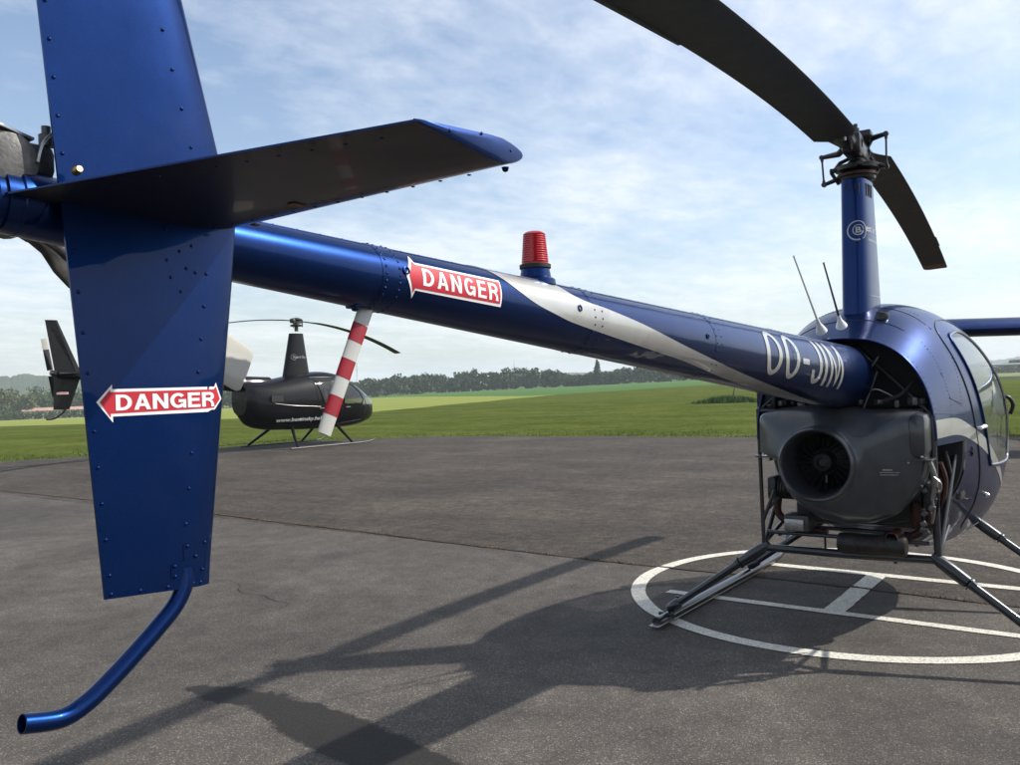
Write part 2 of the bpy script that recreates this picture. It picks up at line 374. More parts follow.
def glyph(ch, W, t):
    tv = t*.86; P = []
    def arc(cx, cy, rx, ry, a0, a1, n=16, th=t, tvv=None):
        tvv = tvv or tv; q = []
        for k in range(n+1):
            a = R(a0+(a1-a0)*k/n); q.append(((cx+rx*math.cos(a), cy+ry*math.sin(a)), (cx+(rx-th)*math.cos(a), cy+(ry-tvv)*math.sin(a))))
        for k in range(n): P.append([q[k][0], q[k+1][0], q[k+1][1], q[k][1]])
    def rect(x0, y0, x1, y1): P.append([(x0,y0),(x1,y0),(x1,y1),(x0,y1)])
    if ch == 'D':
        rect(0,0,t,1); m = W*.42; rect(t,0,m,tv); rect(t,1-tv,m,1); arc(m,.5,W-m,.5,-90,90)
    elif ch == 'A':
        a = t*.52; P.append([(0,0),(t*1.03,0),(W/2,1-t*1.25),(W/2,1),(W/2-a,1)]); P.append([(W/2,1),(W/2,1-t*1.25),(W-t*1.03,0),(W,0),(W/2+a,1)])
        f = lambda y: t*1.03+(W/2-t*1.03)*y/(1-t*1.25); y0, y1 = .22, .22+tv*.95; P.append([(f(y0),y0),(W-f(y0),y0),(W-f(y1),y1),(f(y1),y1)])
    elif ch == 'N':
        rect(0,0,t,1); rect(W-t,0,W,1); P.append([(t,1),(t,1-t*1.7),(W-t,0),(W-t,t*1.7)])
    elif ch == 'M':
        rect(0,0,t*.85,1); rect(W-t*.85,0,W,1); P.append([(t*.85,1),(t*.85,1-t*2),(W/2,0),(W/2,t*2)]); P.append([(W-t*.85,1),(W/2,t*2),(W/2,0),(W-t*.85,1-t*2)])
    elif ch == 'G':
        arc(W/2,.5,W/2,.5,42,270,26); arc(W/2,.5,W/2,.5,270,325,8); rect(W*.52,.38,W-.005,.38+tv); rect(W-t*.8,0,W-.003,.379)
    elif ch == 'O': arc(W/2,.5,W/2,.5,0,360,36)
    elif ch == 'E': rect(0,0,t,1); rect(t,0,W,tv); rect(t,.43,W*.93,.43+tv); rect(t,1-tv,W*.98,1)
    elif ch == 'R':
        rect(0,0,t,1); m = W*.55; rect(t,1-tv,m,1); rect(t,.42,m,.42+tv); arc(m,.71,W*.96-m,.29,-90,90,14); P.append([(W*.42,.4195),(W*.80,.4195),(W*.93,.25),(W,0),(W-t*1.08,0),(W*.72,.20),(W*.62,.34)])
    elif ch == 'J': rect(W-t,.30,W,1); arc(W/2,.30,W/2,.30,-180,0,16)
    elif ch == 'I': rect(0,0,t,1)
    elif ch == '-': rect(0,.38,W,.38+tv)
    return P
GW = {'D':.70,'A':.74,'N':.70,'G':.76,'E':.62,'R':.70,'O':.78,'-':.34,'J':.56,'I':.20,'M':.84}
def block_text(name, word, box, fn, mat, parent, t=.2, gap=.12, step=(0,0), widths=None):
    Wd = widths or GW; tot = sum(Wd[c] for c in word)+gap*(len(word)-1); X0, X1, Y0, Y1 = box; kx_ = (X1-X0)/tot; x = 0; polys = []
    for c in word:
        w_ = Wd[c]
        for p_ in glyph(c, w_, t): polys.append([(X0+(x+a)*kx_, Y0+b_*(Y1-Y0)) for a, b_ in p_])
        x += w_+gap
    return patch(name, polys, fn, mat, parent, step, False)

# ================================================================== SETTING
AZ = [-180,-30,0,6,20,24,32,43.6,54,62,67,90,180]; ZE = [0,0,-.6,-.95,.9,.9,-.24,-1.6,-5,-6.2,-6.2,-6,0]
def tz(x, y):
    dx, dy = x-PYX[0], y-PYX[1]; r = math.hypot(dx, dy); a = math.degrees(math.atan2(dy, dx))
    return interp(a, AZ, ZE)*min(max((r-40)/360, 0), 1)
def polar(azd, r): return (PYX[0]+r*math.cos(R(azd)), PYX[1]+r*math.sin(R(azd)))
bm_ = MB(); rr = [0, 5, 10, 15, 20, 25, 30, 35, 40]+[40*1.09**k for k in range(1, 52)]; NA = 240
for i, r in enumerate(rr):
    for j in range(NA):
        x, y = polar(-180+360*j/NA, max(r, .01)); bm_.v.append(Vector((x, y, tz(x, y)-.03)))
for i in range(len(rr)-1):
    for j in range(NA):
        k = (j+1) % NA; bm_.f.append([i*NA+j, (i+1)*NA+j, (i+1)*NA+k, i*NA+k]); bm_.mi.append(0)
tag(bm_.build('grass_field', M['field'], ang=80, recalc=False), kind='structure')

# apron of asphalt, with a ragged edge against the grass
edge = [(-60, 47), (-20, 30.4), (3.92, 20.36), (8.84, 18.38), (12.0, 17.0), (13.3, 15.2), (13.88, 13.06), (14.42, 6.2), (15.19, .65), (16.6, -12), (18.5, -40), (-60, -40)]
pts = []
for i in range(len(edge)):
    a, b2 = Vector(edge[i]), Vector(edge[(i+1) % len(edge)]); n = max(1, int((b2-a).length/.12)) if i < 10 else 1
    for k in range(n):
        p = a.lerp(b2, k/n); q = .20*noise.noise(Vector((p.x*.6, p.y*.6, 0)))+.09*noise.noise(Vector((p.x*4, p.y*4, 3)))
        d = (b2-a).normalized(); pts.append((p.x+d.y*q, p.y-d.x*q)) if i < 10 else pts.append((p.x, p.y))
mb = MB(); mb.add([(x, y, 0) for x, y in pts]+[(x, y, -.05) for x, y in pts], [tuple(range(len(pts)))]+[(i, i+len(pts), (i+1) % len(pts)+len(pts), (i+1) % len(pts)) for i in range(len(pts))])
o = mb.build('asphalt_apron', M['asphalt'], smooth=False)
if o.data.polygons[0].normal.z < 0: o.data.flip_normals()
tag(o, kind='structure')

# helipad markings
def ring_pts(cx, cy, r, w, n=160):
    vs = []; fs = []
    for j in range(n):
        a = 2*math.pi*j/n
        jt = 1+.004*noise.noise(Vector((math.cos(a)*4, math.sin(a)*4, 1)))
        for q in (r*jt, r*jt-w*(1+.06*noise.noise(Vector((a*5, 0, 0))))): vs.append((cx+q*math.cos(a), cy+q*math.sin(a), .004))
        k = (j+1) % n
        if 172 < math.degrees(a) < 0: continue
        fs.append((2*j, 2*j+1, 2*k+1, 2*k))
    return vs, fs
mb = MB(); mb.add(*ring_pts(.69, .28, 1.43, .098))
def stroke(x0, x1, y0, y1, n=30, along='y'):
    vs = []; fs = []
    for i in range(n+1):
        t = i/n; j1 = .006*noise.noise(Vector((t*9, x0, 0))); j2 = .006*noise.noise(Vector((t*9, x1, 5)))
        if along == 'y': y = y0+(y1-y0)*t; vs += [(x0+j1, y, .004), (x1+j2, y, .004)]
        else: x = x0+(x1-x0)*t; vs += [(x, y0+j1, .004), (x, y1+j2, .004)]
        if i: fs.append((2*i-2, 2*i-1, 2*i+1, 2*i))
    mb.add(vs, fs)
stroke(.085, .165, -.80, 1.32); stroke(1.19, 1.285, -.80, 1.20); stroke(.1655, 1.1895, .19, .315, along='x')
o = mb.build('helipad_marking', M['roadpaint'], smooth=False, recalc=False)
for p in o.data.polygons:
    if p.normal.z < 0: p.flip()
tag(o, kind='structure')
# joint between the two surfaces
mb = MB(); vs = []; fs = []; n = 700
for i in range(n+1):
    y = -20+48*i/n; x = .78-.0*y+.035*noise.noise(Vector((y*.7, 0, 0)))+.012*noise.noise(Vector((y*6, 2, 0))) + (.22*min(1, max(0, (y-3)/6)) if y > 3 else 0)
    w = .009+.010*(noise.noise(Vector((y*3, 7, 0)))+.6)
    vs += [(x-w, y, .0065), (x+w, y, .0065)]
    if i: fs.append((2*i-2, 2*i-1, 2*i+1, 2*i))
mb.add(vs, fs); tag(mb.build('apron_joint', M['dirt'], smooth=False), kind='structure')
JX = lambda y: .78+.035*noise.noise(Vector((y*.7, 0, 0)))+.012*noise.noise(Vector((y*6, 2, 0))) + (.22*min(1, max(0, (y-3)/6)) if y > 3 else 0)
mb = MB()
for i in range(2600):
    y = rnd.uniform(-3, 9)
    if noise.noise(Vector((y*1.7, 11, 0))) < -.05: continue
    x = JX(y)+rnd.gauss(0, .012); h = rnd.uniform(.004, .018); a = rnd.uniform(0, 6.28); dx, dy = math.cos(a)*.006, math.sin(a)*.006; l = rnd.uniform(-.01, .01)
    mb.add([(x-dx, y-dy, .003), (x+dx, y+dy, .003), (x+l, y+l, h)], [(0, 1, 2)])
tag(mb.build('joint_weeds', M['dryweed'], smooth=False, recalc=False), 'dry reddish weeds growing along the joint in the asphalt', 'weeds', kind='stuff')

rc = random.Random(21); mb = MB()
for c0 in ((-1.9, 3.4, .3, 2.2), (3.6, 6.5, 1.9, 3.2), (5.2, 2.2, 2.6, 4.0), (-3.2, 1.1, -.4, 1.0), (8.5, 9.0, 1.2, 5.0), (2.2, 11.0, .8, 4.0), (10.5, 3.2, 1.7, 4.2)):
    x, y, a, ln = c0; a0 = a; P = []
    while ln > 0:
        P.append((x, y)); st_ = rc.uniform(.04, .12); a += rc.gauss(0, .35); a = a0+(a-a0)*.85; x += math.cos(a)*st_; y += math.sin(a)*st_; ln -= st_
    vs = []; fs = []
    for i, (x, y) in enumerate(P):
        q = P[min(i+1, len(P)-1)]; p0 = P[max(i-1, 0)]; d = Vector((q[0]-p0[0], q[1]-p0[1])).normalized(); w = .0035*math.sin(math.pi*(i+.3)/len(P))*rc.uniform(.5, 1.4)
        vs += [(x-d.y*w, y+d.x*w, .0052), (x+d.y*w, y-d.x*w, .0052)]
        if i: fs.append((2*i-2, 2*i-1, 2*i+1, 2*i))
    mb.add(vs, fs)
tag(mb.build('apron_cracks', M['dirt'], smooth=False), kind='structure')
# blades of grass along the apron edge and on the near field
mb = MB()
for i in range(len(edge)-2):
    a, b2 = Vector(edge[i]), Vector(edge[i+1])
    if i == 0: continue
    d = b2-a; nn = Vector((-d.y, d.x)).normalized()
    if i == 1: a = Vector((-8, 25.3)); d = b2-a
    if i == 9: d = d*.5
    for k in range(int(d.length*190)):
        t = rnd.random(); q = abs(rnd.gauss(0, 1.6))-.16
        p = a+d*t+Vector((d.y, -d.x)).normalized()*(-q)
        if i in (1, 2, 3, 4, 5, 6, 7, 8, 9): pass
        h = rnd.uniform(.012, .05)*(1.7 if q < .15 and noise.noise(Vector((p.x*1.5, p.y*1.5, 4))) > .05 else 1); an = rnd.uniform(0, 6.28); w = .012
        dx, dy = math.cos(an)*w, math.sin(an)*w
        mb.add([(p.x-dx, p.y-dy, -.03), (p.x+dx, p.y+dy, -.03), (p.x+rnd.uniform(-.03,.03), p.y+rnd.uniform(-.03,.03), h-.03)], [(0,1,2)])
tag(mb.build('grass_tufts', M['grassblade'], smooth=False, recalc=False), 'short grass blades fringing the asphalt edge', 'grass', kind='stuff')

# tall grass clump with leaning stake
mb = MB()
for k in range(3200):
    u = rnd.gauss(0, .38); t = max(-1, min(1, u)); yy = 16.9+t*2.0 if False else None
    s = rnd.uniform(-1, 1); hh = (1-abs(s)**2.2)
    p = Vector((41.2, 17.25, 0))+Vector((-.35, .94, 0))*s*1.75+Vector((rnd.gauss(0, .35), rnd.gauss(0, .2), 0))
    h = (.06+.36*hh)*rnd.uniform(.5, 1.15); a = rnd.uniform(0, 6.28); w = .03; dx, dy = math.cos(a)*w, math.sin(a)*w
    mb.add([(p.x-dx, p.y-dy, -.02), (p.x+dx, p.y+dy, -.02), (p.x+rnd.uniform(-.12,.12), p.y+rnd.uniform(-.12,.12), h)], [(0,1,2)])
tag(mb.build('tall_grass', M['tallgrass'], smooth=False, recalc=False), 'clump of tall dark grass standing alone in the mown field', 'grass clump')
mb = MB(); mb.tube([(41.3, 17.1, -.1), (41.25, 16.95, .6), (41.2, 16.78, 1.15)], [.035, .032, .03], 8)
tag(mb.build('marker_stake', M['bark']), 'thin dark stake leaning out of the tall grass clump', 'stake')

# trees ------------------------------------------------------------
def leaf_blob(mb, c, rx, ry, rz, n, size, r_=rnd):
    for k in range(n):
        th = r_.uniform(0, 6.283); ph = math.acos(r_.uniform(-1, 1)); q = r_.random()**.35
        p = Vector(c)+Vector((rx*math.sin(ph)*math.cos(th)*q, ry*math.sin(ph)*math.sin(th)*q, rz*math.cos(ph)*q))
        u = Vector((r_.gauss(0,1), r_.gauss(0,1), r_.gauss(0,1))).normalized(); w = u.orthogonal().normalized(); u2 = u.cross(w)
        s = size*r_.uniform(.5, 1.3)
        mb.add([p-w*s, p+u2*s*.6, p+w*s, p-u2*s*.6], [(0,1,2,3)])
def tree_crown(mb, base, h, w, n, size, lobes=9, low=.12):
    for k in range(lobes):
        t = k/(lobes-1); zc = h*(low+.18+(.95-low-.28)*t)*1.0
        rr_ = w*.5*math.sin(math.pi*min(1, .28+t*.62))**.8
        a = rnd.uniform(0, 6.28); d = rr_*rnd.uniform(.2, .75)
        leaf_blob(mb, (base[0]+d*math.cos(a), base[1]+d*math.sin(a), base[2]+zc), w*rnd.uniform(.2,.32), w*rnd.uniform(.2,.32), h*rnd.uniform(.10,.17), n//lobes, size)
# the far wood: one mass
mb = MB()
def wood(az0, az1, r, h0, n, w=9, depth=30, leaves=330, sz=.75, hp=None):
    for k in range(n):
        az = az0+(az1-az0)*(k+rnd.uniform(-.6,.6))/n; rr_ = r+rnd.uniform(0, depth)
        x, y = polar(az, rr_); h = h0*rnd.uniform(.72, 1.12)*(1+.15*noise.noise(Vector((az*.9, 0, 0))))
        if hp: h *= hp(az)
        tree_crown(mb, (x, y, tz(x, y)-.3), h, w*rnd.uniform(.8,1.3), leaves, sz, 8, .0)
wood(46.2, 33, 405, 10.2, 62); wood(33, 19, 395, 9.0, 66, hp=lambda a: interp(a, [19, 24, 29, 32, 33], [.8, .95, .8, .7, .85]))
wood(50, 46, 415, 9.5, 14)
wood(72, 52, 425, 14.0, 110, 11, 40, hp=lambda a: interp(a, [52, 58, 62, 72], [.6, .75, .95, 1.0]))
wood(2.2, 6.6, 520, 7.5, 16, 12, 60, hp=lambda a: interp(a, [2, 5, 6, 7], [1.1, 1.1, .6, .4])); wood(-6, 2, 560, 8, 30, 12, 60)
tag(mb.build('far_wood', M['leaf'], smooth=False, recalc=False), 'long hazy belt of dark green woodland closing the fields', 'woodland', kind='stuff')
def tree(az, r, h, w, mat, label, cat='tree', conifer=False, name='broadleaf_tree'):
    x, y = polar(az, r); root = empty(name, (x, y, tz(x, y))); tag(root, label, cat)
    mb = MB(); mb.tube([(0,0,-.2), (.1,.05,h*.4), (0,.1,h*.8)], [h*.03, h*.02, h*.008], 8)
    for k in range(4):
        a = k*1.6; mb.tube([(0,0,h*(.25+.1*k)), (math.cos(a)*w*.3, math.sin(a)*w*.3, h*(.4+.1*k))], [h*.012, h*.004], 6)
    mb.build('trunk', M['bark'], root); mb = MB()
    if conifer:
        for k in range(15):
            t = k/14; leaf_blob(mb, (rnd.uniform(-.2,.2), rnd.uniform(-.2,.2), h*(.12+.85*t)), w*.5*(1-t)**.8+.25, w*.5*(1-t)**.8+.25, h*.05, 70, .5)
    else: tree_crown(mb, (0,0,0), h, w, 1400, .5, 14, .0)
    mb.build('crown', mat, root, smooth=False, recalc=False)
tree(30.3, 392, 11.6, 6, M['conifer'], 'pointed dark conifer rising above the far wood', conifer=True, name='conifer_tree')
tree(66.9, 402, 12.5, 10, M['palel'], 'pale blossoming tree at the left end of the wood, the larger one', name='broadleaf_tree')
tree(65.7, 398, 11.2, 8, M['palel'], 'pale blossoming tree just right of the larger pale tree', name='broadleaf_tree')
tree(64.3, 404, 9.5, 9, M['leaf'], 'dark round tree beside the smaller pale tree at left')
tree(62.6, 404, 10, 9, M['leaf'], 'dark tree standing behind the red roofed farm building')

# farm building behind the left field
fx, fy = polar(63.0, 396); root = empty('farm_building', (fx, fy, tz(fx, fy)), R(63.0-90)); tag(root, 'long low farm building with red roof before the left wood', 'building')
for (x0, x1, h) in ((-22, 2, 4.6), (4, 14, 5.4), (16, 40, 4.4)):
    mb = MB(); mb.box(((x0+x1)/2, 2, h*.38), (x1-x0, 9, h*.76)); w_ = mb.build('wall', M['housewall'], root, smooth=False)
    mb = MB(); mb.add([(x0-.4,-3,h*.74),(x1+.4,-3,h*.74),(x1+.4,2,h),(x0-.4,2,h),(x0-.4,7,h*.74),(x1+.4,7,h*.74)], [(0,1,2,3),(3,2,5,4),(0,3,4),(1,5,2)]); mb.build('roof', M['roof'], root, smooth=False)
    for k in range(int((x1-x0)/4)):
        mb = MB(); mb.box((x0+2+4*k, -2.52, h*.4), (1.3, .08, 1.1)); mb.build('window', M['dark'], root, smooth=False)
mb = MB()
for k in range(70):
    az = 60+9*k/70; x, y = polar(az, 388+rnd.uniform(-1,1)); leaf_blob(mb, (x, y, tz(x, y)+1.4), 2.6, 2.6, 2.0, 60, .5)
tag(mb.build('field_hedge', M['leaf'], smooth=False, recalc=False), 'low dark hedge along the far edge of the left field', 'hedge')
# far lattice masts
for az, r, hp_, lb in ((46.45, 900, 32, 'thin lattice radio mast right of the black helicopter'), (35.9, 900, 25, 'thin lattice radio mast above the middle of the far wood')):
    x, y = polar(az, r); root = empty('radio_mast', (x, y, tz(x, y))); tag(root, lb, 'radio mast'); mb = MB()
    for k in range(3):
        a = k*2.094; mb.tube([(math.cos(a)*1.2, math.sin(a)*1.2, 0), (math.cos(a)*.25, math.sin(a)*.25, hp_)], .10, 5)
    for k in range(int(hp_/2)):
        s = 1.2-.95*(k*2/hp_); s2 = 1.2-.95*((k*2+2)/hp_)
        for j in range(3):
            a, c_ = j*2.094, (j+1)*2.094
            mb.tube([(math.cos(a)*s, math.sin(a)*s, k*2), (math.cos(c_)*s2, math.sin(c_)*s2, k*2+2)], .06, 4)
    mb.build('lattice', M['steel'], root)
    mb = MB(); mb.tube([(0,0,hp_-1), (0,0,hp_+4)], .08, 5); mb.build('aerial', M['redband'], root)

# hills
def ridge(name, a0, a1, r, prof, seed):
    mb = MB(); vs = []; fs = []; n = int(abs(a1-a0)*26)
    for i in range(n+1):
        az = a0+(a1-a0)*i/n; x, y = polar(az, r); h = prof(az)+3*noise.noise(Vector((az*1.1, seed, 0)))+2.2*noise.noise(Vector((az*4.5, seed, 0)))+1.3*noise.noise(Vector((az*13, seed, 2)))
        xb, yb = polar(az, r*1.5); xf, yf = polar(az, r*.82)
        z0 = interp(az, AZ, ZE)
        hs = prof(az); vs += [(xf, yf, z0-1.5), (x*.5+xf*.5, y*.5+yf*.5, z0+(hs-z0)*.5), (x, y, h), (xb, yb, h*.8), (xb, yb, z0-8)]
        if i:
            for k in range(4): fs.append((5*i-5+k, 5*i+k, 5*i+k+1, 5*i-4+k))
    mb.add(vs, fs); tag(mb.build(name, M['hill'], ang=80), kind='structure')
ridge('wooded_hills', 80, 50, 1350, lambda a: interp(a, [50, 56, 60, 64, 66, 72, 80], [2, 4, 20, 34, 38, 33, 25]), 1)
ridge('wooded_hills', 36.5, 27, 1800, lambda a: interp(a, [27, 30, 33, 36.5], [14, 21, 25, 6]), 5)
ridge('wooded_hills', 9, -25, 2300, lambda a: interp(a, [-25, -6, 3, 6.5, 9], [22, 40, 36, 22, 4]), 9)

# haze
mb = MB(); mb.box((300, 300, 33.5), (6200, 6200, 97)); o = mb.build('haze', M['dark'], smooth=False); o.data.materials.clear()
hm = bpy.data.materials.new('haze_air'); hm.use_nodes = True; nt = hm.node_tree; nt.nodes.clear()
ov = nt.nodes.new('ShaderNodeOutputMaterial'); pv = nt.nodes.new('ShaderNodeVolumePrincipled'); L(nt, pv.outputs[0], ov.inputs['Volume'])
pv.inputs['Color'].default_value = (.84, .90, .97, 1); pv.inputs['Density'].default_value = .00032; pv.inputs['Anisotropy'].default_value = .2
o.data.materials.append(hm); tag(o, kind='stuff')

# ================================================================== BLUE HELICOPTER
H = empty('helicopter', (0, 0, 0)); tag(H, 'blue two seat helicopter with silver sweeping stripe parked on the marked helipad, tail nearest', 'helicopter', 'parked helicopters')
BL = M['blue']
bz = lambda x: 1.682-.0706*(x+4.492)
br = lambda x: .045+.0304*(x+4.492)
def B(x, th, dr=0.):
    t = R(th); r = br(x)+dr; return (x, -r*math.cos(t), bz(x)+r*math.sin(t))
def tube_surface(name, x0, x1, mat, parent, dr=0, nx=40, n=64, caps=(True, True)):
    mb = MB(); mb.loft([[B(x0+(x1-x0)*i/nx, 360*j/n, dr) for j in range(n)] for i in range(nx+1)], True, caps)
    return mb.build(name, mat, parent)
boom = tube_surface('tail_boom', -4.53, -.50, BL, H)
for xs in (-3.845, -3.10, -2.345, -1.62):
    s_ = tube_surface('seam_band', xs-.028, xs+.028, BL, boom, .0008, 1, 64, (False, False))
mb = MB()
for xs in (-3.845, -3.10, -2.345, -1.62):
    for dx in (-.018, .018):
        for k in range(28):
            th = k*360/28; p = B(xs+dx, th, .0008); mb.dome(p, (0, -math.cos(R(th)), math.sin(R(th))), .0034, .55)
for i in range(70):
    x = -4.1+i*.052
    for th in (61, 118): mb.dome(B(x, th, .0009), (0, -math.cos(R(th)), math.sin(R(th))), .0026, .5)
fuse(mb, boom, M['blue'])
mb = MB()
for th0 in (60, 119):
    mb.loft([[B(-4.3+3.78*i/60, th0-2.2, -.001), B(-4.3+3.78*i/60, th0-2, .0012), B(-4.3+3.78*i/60, th0+2, .0012), B(-4.3+3.78*i/60, th0+2.2, -.001)] for i in range(61)], True)
fuse(mb, boom, BL)
# silver stripe, both sides
up = [(-3.56, 90), (-3.285, 90), (-3.25, 62), (-3.196, 33.5), (-3.05, 20), (-2.898, 8), (-2.576, -17.6), (-2.04, -45.7), (-1.234, -72.8), (-.9, -80)]
lo = [(-3.56, 88), (-3.508, 51), (-3.45, 22), (-3.386, 3), (-3.30, -9), (-3.216, -17.6), (-2.879, -32.7), (-2.557, -44.2), (-2.131, -66), (-1.656, -84), (-1.234, -90), (-.9, -95)]
vs = []; fs = []
for sgn in (0, 1):
    o_ = len(vs); nx = 150; ny = 10
    for i in range(nx+1):
        x = -3.56+2.66*(i/nx)**1.25
        a, b_ = sinterp(x, [q[0] for q in lo], [q[1] for q in lo]), sinterp(x, [q[0] for q in up], [q[1] for q in up])
        b_ = min(b_, 90); a = min(a, b_)
        for j in range(ny+1):
            th = a+(b_-a)*j/ny; th = th if not sgn else 180-th; vs.append(B(x, th, .0011))
        if i:
            for j in range(ny):
                q = o_+(i-1)*(ny+1)+j; fs.append((q, q+1, q+ny+2, q+ny+1))
mb = MB(); mb.add(vs, fs); mb.build('stripe', M['silver'], boom)
# danger sign on the boom
cz_ = lambda x, th, dr: B(x, th, dr)
dec = patch('danger_sign', [[(-3.812, 4), (-3.785, 46), (-3.780, 31), (-3.507, 31), (-3.513, -17), (-3.785, -19), (-3.788, -34)]], lambda x, t: B(x, t, .0014), M['white'], boom, (0, 4))
patch('red_field', [[(-3.803, 4), (-3.787, 33), (-3.780, 26.5), (-3.512, 26.5), (-3.518, -12), (-3.786, -15), (-3.790, -24)]], lambda x, t: B(x, t, .0020), M['red'], dec, (0, 4))
block_text('lettering', 'DANGER', (-3.765, -3.524, -8, 21.5), lambda x, t: B(x, t, .0026), M['white'], dec, .19, .20, (0, 4))
# registration
RW = {'O':.62,'-':.30,'J':.50,'I':.17,'M':.70}
reg = block_text('registration', 'OO-JIM', (-1.93, -1.0, -36, 47), lambda x, t: B(x, t, .0016), M['silver'], boom, .135, .14, (0, 4), RW)
block_text('registration', 'OO-JIM', (-1.93, -1.0, -36, 47), lambda x, t: B(-2.95-x, 180-t, .0016), M['silver'], boom, .135, .14, (0, 4), RW)
# small access plugs beside the seams
for x, th in ((-3.775, 12), (-3.155, 10), (-2.40, 8)):
    mb = MB(); nrm = (0, -math.cos(R(th)), math.sin(R(th))); mb.lathe([(.0, 0), (.009, 0), (.009, .0035), (.006, .004), (.005, .001), (0, .001)], B(x-.035, th, 0), nrm, 16); mb.build('access_plug', BL, boom)
# beacon
bc = MB(); x = -3.262; zb = bz(x)+br(x)
bc.lathe([(.052, -.012), (.050, .002), (.040, .008), (.036, .030)], (x, 0, zb), n=32); be = bc.build('beacon', BL, H)
bc = MB(); bc.lathe([(.0385, .0295), (.040, .031), (.040, .040), (.036, .042)], (x, 0, zb), n=32); bc.build('collar', M['rubber'], be)
prof = [(.034, .041)]
for k in range(26):
    t = k/25; r = .0338-.0062*t; prof.append((r+(.0014 if k % 2 else 0), .045+.072*t))
prof += [(.0262, .120), (.021, .1235), (.010, .125), (.0005, .125)]
bc = MB(); bc.lathe(prof, (x, 0, zb), n=40); bc.build('lens', M['redlens'], be)
bc = MB(); bc.lathe([(.014, .04), (.013, .10), (.004, .105)], (x, 0, zb), n=16); bc.build('lamp', M['alu'], be)
# striped plate below the boom
top = Vector((-3.858, 0, bz(-3.862)-br(-3.862)+.004)); bot = Vector((-3.977, 0, 1.335)); d = bot-top; n7 = 7
st = MB()
ax = d.normalized(); wv = ax.cross(Vector((.45, 1, .0)).normalized()).normalized(); tv_ = ax.cross(wv)
def plate_ring(t, hw=.0158, ht=.0045):
    c = top+d*t; hw = hw*(1-.12*t)
    return [c+wv*math.cos(a)*hw+tv_*math.sin(a)*ht for a in [2*math.pi*k/20 for k in range(20)]]
st.loft([plate_ring(i/14) for i in range(15)]); sp = st.build('warning_strut', M['cream'], H)
for k in (1, 3, 5):
    st = MB(); a, b_ = k/n7, (k+1)/n7
    st.loft([plate_ring(a+(b_-a)*i/3, .0163, .0051) for i in range(4)]); st.build('red_band', M['redband'], sp)
st = MB(); st.box(top+Vector((0, 0, .0)), (.085, .03, .008), bev=.003)
for dx in (-.03, .033): st.dome(top+Vector((dx, 0, -.004)), (0,0,-1), .008, .8)
st.build('mount_plate', BL, sp)

# --- vertical fin
YF = -.075
TE = lambda z: interp(z, [1.12, 1.43, 1.70, 1.94, 2.32], [-4.432, -4.455, -4.478, -4.498, -4.532])
LE = lambda z: interp(z, [1.12, 1.376, 1.58, 1.68, 1.793, 2.011, 2.32], [-4.272, -4.240, -4.213, -4.202, -4.230, -4.284, -4.359])
def fin_y(x, z, side=-1):
    s = (LE(z)-x)/(LE(z)-TE(z)); s = max(0, min(1, s)); t = .0135*(2.2*math.sqrt(max(s, 0)+1e-4)*(1-s)**.85*1.05+.10*(1-s)*0+.0)
    t = .013*min(1, math.sqrt(s/.16) if s < .16 else 1)*(1 if s < .35 else 1-(s-.35)/.65*.86)
    return YF+.013+side*t
def fin_mesh(mb, z0, z1, nz):
    S = [0, .004, .012, .03, .06, .1, .16, .25, .35, .5, .7, .85, 1]
    rings = []
    for i in range(nz+1):
        z = z0+(z1-z0)*i/nz; r = []
        zt = z
        for s in S: x = LE(z)+(TE(z)-LE(z))*s; r.append((x, fin_y(x, z, -1), z-(.0 if i else .011*(1-s))))
        for s in reversed(S[1:]): x = LE(z)+(TE(z)-LE(z))*s; r.append((x, fin_y(x, z, 1), z-(.0 if i else .011*(1-s))))
        rings.append(r)
    mb.loft(rings)
mb = MB(); fin_mesh(mb, 1.138, 2.30, 60); fin = mb.build('vertical_fin', BL, H, ang=50)
mb = MB()
for z in [1.225+.052*k for k in range(3)]+[1.45+.05*k for k in range(4)]+[1.79+.055*k for k in range(10)]:
    x = LE(z)-.055 if z < 1.75 else LE(z)-.056
    mb.dome((x, fin_y(x, z)-.0, z), (0,-1,0), .0031, .8)
for z in [1.17+.05*k for k in range(5)]+[1.45+.055*k for k in range(4)]+[1.745+.05*k for k in range(11)]:
    x = TE(z)+.009; mb.dome((x, fin_y(x, z), z), (0,-1,0), .003, .8)
for x in (-4.425, -4.385, -4.345, -4.315, -4.305, -4.292):
    z = 1.137-(x+4.43)*.07; mb.dome((x, fin_y(x, z), z+.007), (0,-1,0), .003, .8)
for (x, z) in ((-4.31, 1.63), (-4.33, 1.615), (-4.30, 1.605), (-4.325, 1.59), (-4.285, 1.60), (-4.31, 1.57), (-4.33, 1.66), (-4.29, 1.64)):
    mb.dome((x, fin_y(x, z), z), (0,-1,0), .0028, .8)
fuse(mb, fin, BL)
fpm = lambda d: (lambda x, z: (x, fin_y(x, z)-d, z))
sg = patch('danger_sign', [[(-4.438, 1.410), (-4.416, 1.434), (-4.416, 1.4275), (-4.257, 1.4275), (-4.254, 1.434), (-4.2415, 1.4085), (-4.257, 1.3925), (-4.264, 1.3925), (-4.271, 1.3895), (-4.416, 1.3895), (-4.416, 1.381)]], fpm(.0008), M['white'], fin, (.02, 0))
patch('red_field', [[(-4.4335, 1.410), (-4.419, 1.427), (-4.419, 1.4235), (-4.2585, 1.4235), (-4.2545, 1.428), (-4.2455, 1.4085), (-4.2585, 1.3950), (-4.419, 1.3935), (-4.419, 1.388)]], fpm(.0013), M['red'], sg, (.02, 0))
